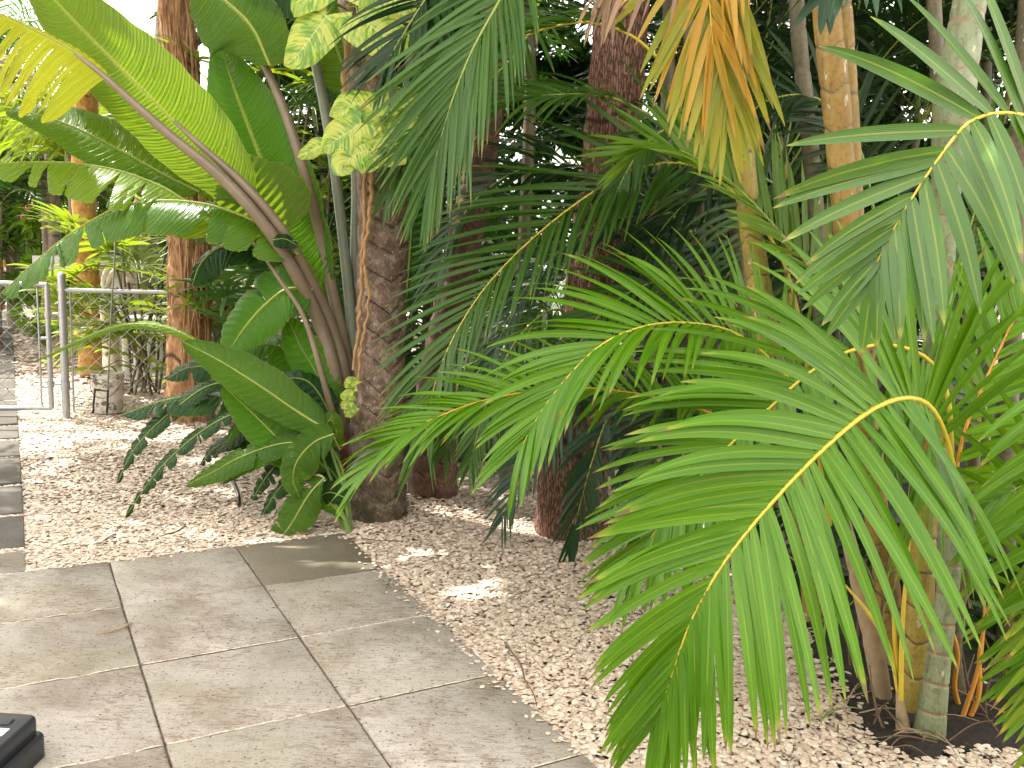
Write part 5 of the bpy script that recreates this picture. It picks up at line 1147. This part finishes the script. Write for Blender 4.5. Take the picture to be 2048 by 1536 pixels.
# ---- low shed with a grey roof edge, bleached log, white tables behind
def box(c, d, rot=0., bev=.006):
    """bevelled box grid set: 3 stacked rings + lids as a grid"""
    x, y, z = np.array(d)/2; c = np.array(c, float); rings = []
    for zz, ins in ((-z, bev), (-z+bev, 0), (z-bev, 0), (z, bev)):
        k = [(-x+ins, -y+ins), (x-ins, -y+ins), (x-ins, y-ins), (-x+ins, y-ins), (-x+ins, -y+ins)]
        rings.append([(a, b, zz) for a, b in k])
    rings = [[(0, 0, -z)]*5]+rings+[[(0, 0, z)]*5]
    P = np.array(rings, float); cr, sr = math.cos(rot), math.sin(rot)
    P = np.stack([P[..., 0]*cr-P[..., 1]*sr, P[..., 0]*sr+P[..., 1]*cr, P[..., 2]], -1)+c
    return (P[None],)
sp = at(275, 540, 11.5)
shed = thing('shed', 'low white shed with a flat grey roof edge behind the fence and fan palm', 'shed', (sp[0], 11.6, -.05))
mk('wall', [box((sp[0]+.05, 12.6, .5), (1.75, 2.0, 1.1))], M['white'], shed, smooth=False)
mk('roof', [box((sp[0], 12.4, 1.13), (2.1, 2.8, .16))], M['greyroof'], shed, smooth=False)
for k in range(7): mk('batten', [box((sp[0]-.7+.22*k, 11.59, .5), (.03, .02, 1.08))], M['white'], shed, smooth=False)
mk('door', [box((sp[0]+.3, 11.58, .45), (.42, .03, .95))], M['blackmetal'], shed, smooth=False)
log = thing('log', 'bleached white upright driftwood trunk beside the orange tree', 'log', gp(226, 9.2))
mk('wood', [ring_tube(pts([(226, 775, 9.0), (222, 700), (216, 620), (210, 560), (214, 538)]), [.09, .085, .08, .065, .02], 80, 18, .5, 0, 0, .12, 151)], M['drift'], log)
mk('branch', [tube(pts([(214, 570, 9.0), (226, 545), (236, 530)]), [.035, .03, .01], 14, 8)], M['drift'], log)
tb = at(470, 576, 9.2)
tab = thing('table', 'white round edged table top seen between the rooty trunk and the grey stems', 'table', (tb[0], 9.4, -.05))
th = np.linspace(0, 2*PI, 49)
prof = [(.0, 1.075), (.40, 1.075), (.43, 1.068), (.44, 1.05), (.435, .985), (.41, .975), (.0, .975)]
Rr = np.array([[[rr*1.05*math.cos(t), rr*.8*math.sin(t), z] for t in th] for rr, z in prof])+np.array([tb[0], 9.4, 0])
mk('top', [(Rr[None],)], M['white'], tab)
for sx in (-.3, .3):
    for sy in (-.2, .2): mk('leg', [cyl((tb[0]+sx, 9.4+sy, -.05), (tb[0]+sx, 9.4+sy, .98), .02, 8)], M['white'], tab)
ch = at(300, 700, 9.6)
cr_ = thing('crate', 'white slatted crate behind the sunlit fan palm', 'crate', (ch[0], 9.9, -.05))
for k in range(6): mk('slat', [box((ch[0]-.3+.12*k, 9.7, .28), (.07, .025, .6))], M['white'], cr_, smooth=False)
mk('rail', [box((ch[0], 9.73, .12), (.7, .02, .06)), box((ch[0], 9.73, .48), (.7, .02, .06))], M['white'], cr_, smooth=False)
mk('lid', [box((ch[0], 9.9, .62), (.72, .42, .05))], M['white'], cr_, smooth=False)
cc = at(0, 540, 16.0)
rp = thing('post', 'red painted post at the far left edge of the view', 'post', (cc[0]-.01, 16, -.05))
mk('shaft', [box((cc[0], 16, 1.1), (.10, .10, 2.4))], M['red'], rp, smooth=False)
mk('foot', [box((cc[0], 16, .0), (.22, .22, .12))], M['white'], rp, smooth=False)
wl = thing('wall', 'low sunlit white garden wall at the end of the slab path', 'wall', (-9.5, 18, -.05))
mk('face', [box((-9.5, 18, .28), (7, .2, .66))], M['white'], wl, smooth=False)
mk('coping', [box((-9.5, 18, .64), (7.1, .3, .07))], M['greyroof'], wl, smooth=False)
for k in range(2):
    q = at(rng.uniform(40, 60), rng.uniform(330, 470), 12.6)
    if k == 0: fl = thing('flowers', 'tiny magenta blossoms among the leaves at far left', 'flowers', q)
    th = np.linspace(0, 2*PI, 6)[:-1]
    P = np.array([[q+np.array([.02*math.cos(t), -.005, .02*math.sin(t)]), q+.02*np.array([math.cos(t+.3), .2, math.sin(t+.3)])+.02*np.array([math.cos(t), 0, math.sin(t)])] for t in np.linspace(0, 2*PI, 9)])
    mk('blossom', [(P[None],)], M['pink'], fl)
# slatted white fence glimpsed low behind the palms
wf = thing('slat_fence', 'pale horizontal slat fence glimpsed through gaps between the palm canes', 'fence', (3.2, 13.6, -.05))
for k in range(7): mk('slat', [box((3.2, 13.6, .25+.22*k), (9, .03, .15))], M['white'], wf, smooth=False)
for k in range(5): mk('post', [box((-1.2+2.2*k, 13.66, .8), (.09, .08, 1.7))], M['white'], wf, smooth=False)

# ---- black toolbox at the bottom left corner
z_ = .135; q = G(80, 1427, z_); ux = np.array([math.cos(-.05), math.sin(-.05), 0.]); uy = np.array([-ux[1], ux[0], 0])
tbx = thing('toolbox', 'black plastic toolbox with a white label on the paving at the bottom left corner', 'toolbox', (q[0]-.22, q[1]-.12, 0))
def rbox(c, dx, dy, z0, z1, rc=.03, rt=.014, n=6):
    """rounded box on the toolbox axes; c is the centre of its plan"""
    out = []
    def ring(ins, z):
        o = []
        R1 = max(.002, rc-ins)
        for (sx, sy, a0) in ((1, 1, 0), (-1, 1, 90), (-1, -1, 180), (1, -1, 270)):
            for t in np.linspace(a0, a0+90, n):
                a = math.radians(t); o.append(c+ux*(sx*(dx/2-rc)+R1*math.cos(a))+uy*(sy*(dy/2-rc)+R1*math.sin(a))+np.array([0, 0, z]))
        o.append(o[0]); return o
    R = [[c+np.array([0, 0, z0])]*(4*n+1), ring(.0, z0), ring(0, z1-rt)]
    for t in (30, 60, 90): a = math.radians(t); R.append(ring(rt*(1-math.cos(a)), z1-rt+rt*math.sin(a)))
    R.append([c+np.array([0, 0, z1])]*(4*n+1)); return (np.array(R)[None],)
cc = q-ux*.22-uy*.125; cc[2] = 0
mk('body', [rbox(cc-uy*.012, .47, .30, .0, .075)], M['black'], tbx)
mk('lid', [rbox(cc, .44, .25, .078, z_)], M['black'], tbx)
for k, s in enumerate((.065, -.075)):
    o_ = cc+ux*.09+uy*s
    mk('rib', [rbox(o_, .16, .036, z_-.004, z_+.005, .012, .004)], M['black'], tbx)
    mk('rib', [rbox(o_-ux*.22, .16, .036, z_-.004, z_+.005, .012, .004)], M['black'], tbx)
mk('latch', [rbox(cc-uy*.165+ux*.10, .08, .02, .04, .10, .008, .004)], M['black'], tbx)
lc = q-ux*.060-uy*.118; lc[2] = 0
mk('label_sticker', [(np.array([[lc+ux*a+uy*b+np.array([0, 0, z_+.0015]) for b in (-.020, .022)] for a in (-.022, .024)])[None],)], M['white'], tbx, smooth=False)
for k in range(5):
    b = .014-.007*k; L_ = .034-.004*(k % 3)
    mk('print_line', [(np.array([[lc+ux*a+uy*bb+np.array([0, 0, z_+.0025]) for bb in (b, b+.0018)] for a in (-.016, -.016+L_)])[None],)], M['hose'] if k == 0 else M['greyroof'], tbx, smooth=False)

added_house = thing('house', 'cream garden wall of the house behind the viewer, outside the picture', 'house', (0, -2.6, 0))  # added behind the viewer to stop low light reaching the palms
mk('wall', [box((0, -2.7, 1.5), (13, .2, 3.1))], M['houses'], added_house, smooth=False)
mk('roof', [box((0, -2.5, 3.12), (13.6, 1.4, .14))], M['greyroof'], added_house, smooth=False)
mk('door', [box((1.5, -2.58, 1.03), (1.0, .06, 2.06))], M['white'], added_house, smooth=False)
mk('window', [box((-2.0, -2.58, 1.5), (1.4, .06, 1.1))], M['blackmetal'], added_house, smooth=False)
# ---- unseen trees left of the viewer, crown lobes placed to block the sun
tree('tree', 'leafy shade tree left of the paving, outside the picture, its crown over the paving', (-5.4, 2.6, -.05), (-4.6, 3.0, 4.6), .2,
     [((-3.4, 3.9, 5.6), (1.3, 1.0, .7)), ((-4.6, 4.2, 5.6), (1.5, 1.3, .8)), ((-2.6, 5.0, 5.8), (1.0, .9, .6)), ((-5.2, 2.9, 5.8), (1.6, 1.3, .9)), ((-3.4, 4.9, 6.3), (1.4, 1.1, .5)), ((-5.6, 5.4, 6.1), (1.0, .8, .5)), ((-4.2, 5.75, 6.1), (.9, .5, .4)), ((-4.2, 4.6, 6.5), (1.5, 1.1, .5)), ((-3.0, 6.0, 6.3), (1.0, .6, .4)), ((-6.2, 4.0, 6.2), (1.2, 1.2, .5)), ((-5.5, 6.25, 6.1), (.8, .4, .35)), ((-3.85, 6.7, 6.2), (.35, .3, .3))], 34000, .25, 201, 'broad', 'barkG')
tree('tree', 'second leafy shade tree at left, outside the picture, its crown over the shell bed', (-8.2, 7.4, -.05), (-7.4, 7.4, 4.6), .2,
     [((-5.4, 7.7, 5.9), (1.3, 1.0, .6)), ((-7.2, 7.4, 5.8), (1.5, 1.2, .8)), ((-6.4, 6.0, 5.7), (1.2, 1.0, .6)), ((-6.4, 8.6, 6.2), (1.2, .9, .5))], 14000, .15, 202, 'broad', 'barkG')

# ---- small things lying about
hs = thing('hose', 'bent black irrigation hose sticking out of the shells under the big leaves', 'hose', G(478, 1008))
a0, a1 = G(478, 1010), G(500, 925)
mk('pipe', [tube(np.array([a0-[0, 0, .03], a0+[-.02, .05, .05], G(462, 965)+[0, 0, .07], G(470, 940)+[0, 0, .07], G(485, 930)+[0, 0, .04], G(500, 920)-[0, 0, .01]]), .012, 50, 8)], M['hose'], hs)
def twig(label, P, r, mat='twig', z=.012, name='twig', cat='twig', side=()):
    A = np.array([G(x, y, z+.004*math.sin(i)) for i, (x, y) in enumerate(P)])
    o = mk(name, [tube(A, [r, r*.8, r*.4], 40, 6)]+[tube(np.array([G(*s[0], z), G(*s[1], z+.01), G(*s[2], z)]), [r*.5, r*.2], 8, 4) for s in side], M[mat], base=A[0]); props(o, label, cat)
twig('dark crooked twig lying on the shells near the paving edge', [(1010, 1285), (1022, 1302), (1042, 1330), (1050, 1360), (1066, 1385), (1074, 1414)], .0042)
twig('thin reddish stalk lying on shells from the paved corner', [(722, 1076), (745, 1080), (775, 1082), (805, 1083)], .003)
twig('pale frayed dry stalk lying across a paver joint', [(262, 1246), (245, 1255), (222, 1262), (192, 1270)], .0045, 'dryleaf', .006, side=[((225, 1260), (205, 1262), (192, 1265)), ((225, 1262), (208, 1270), (194, 1275))])
twig('tiny branched twig on the paver beside the mossy slab', [(778, 1162), (774, 1172), (768, 1190)], .0022, 'twig', .004, side=[((776, 1170), (790, 1178), (796, 1176)), ((772, 1172), (764, 1168), (760, 1164)), ((775, 1175), (785, 1172), (788, 1168))])
twig('short bare stem upright edge twig by the mossy corner', [(752, 1105), (752, 1120), (753, 1130)], .002, 'twig', .006)
twig('little dark stem on the shells in the middle', [(866, 1118), (869, 1126), (868, 1132)], .0025, 'twig', .014)
twig('long dry leaf lying on the shells left of the hose', [(370, 1052), (355, 1062), (335, 1068), (318, 1072)], .006, 'twig', .012)
twig('short dark twig on the shells near the gate post', [(160, 918), (172, 920), (184, 922)], .008, 'twig', .012)
twig('fallen stalk leaning on the base of the leaning palm', [(825, 960), (835, 985), (842, 1000)], .005, 'dryleaf', .014)
twig('green fallen leaflet at the edge of the dark soil', [(1640, 1442), (1665, 1422), (1700, 1415), (1725, 1418)], .005, 'petiole_green', .02)
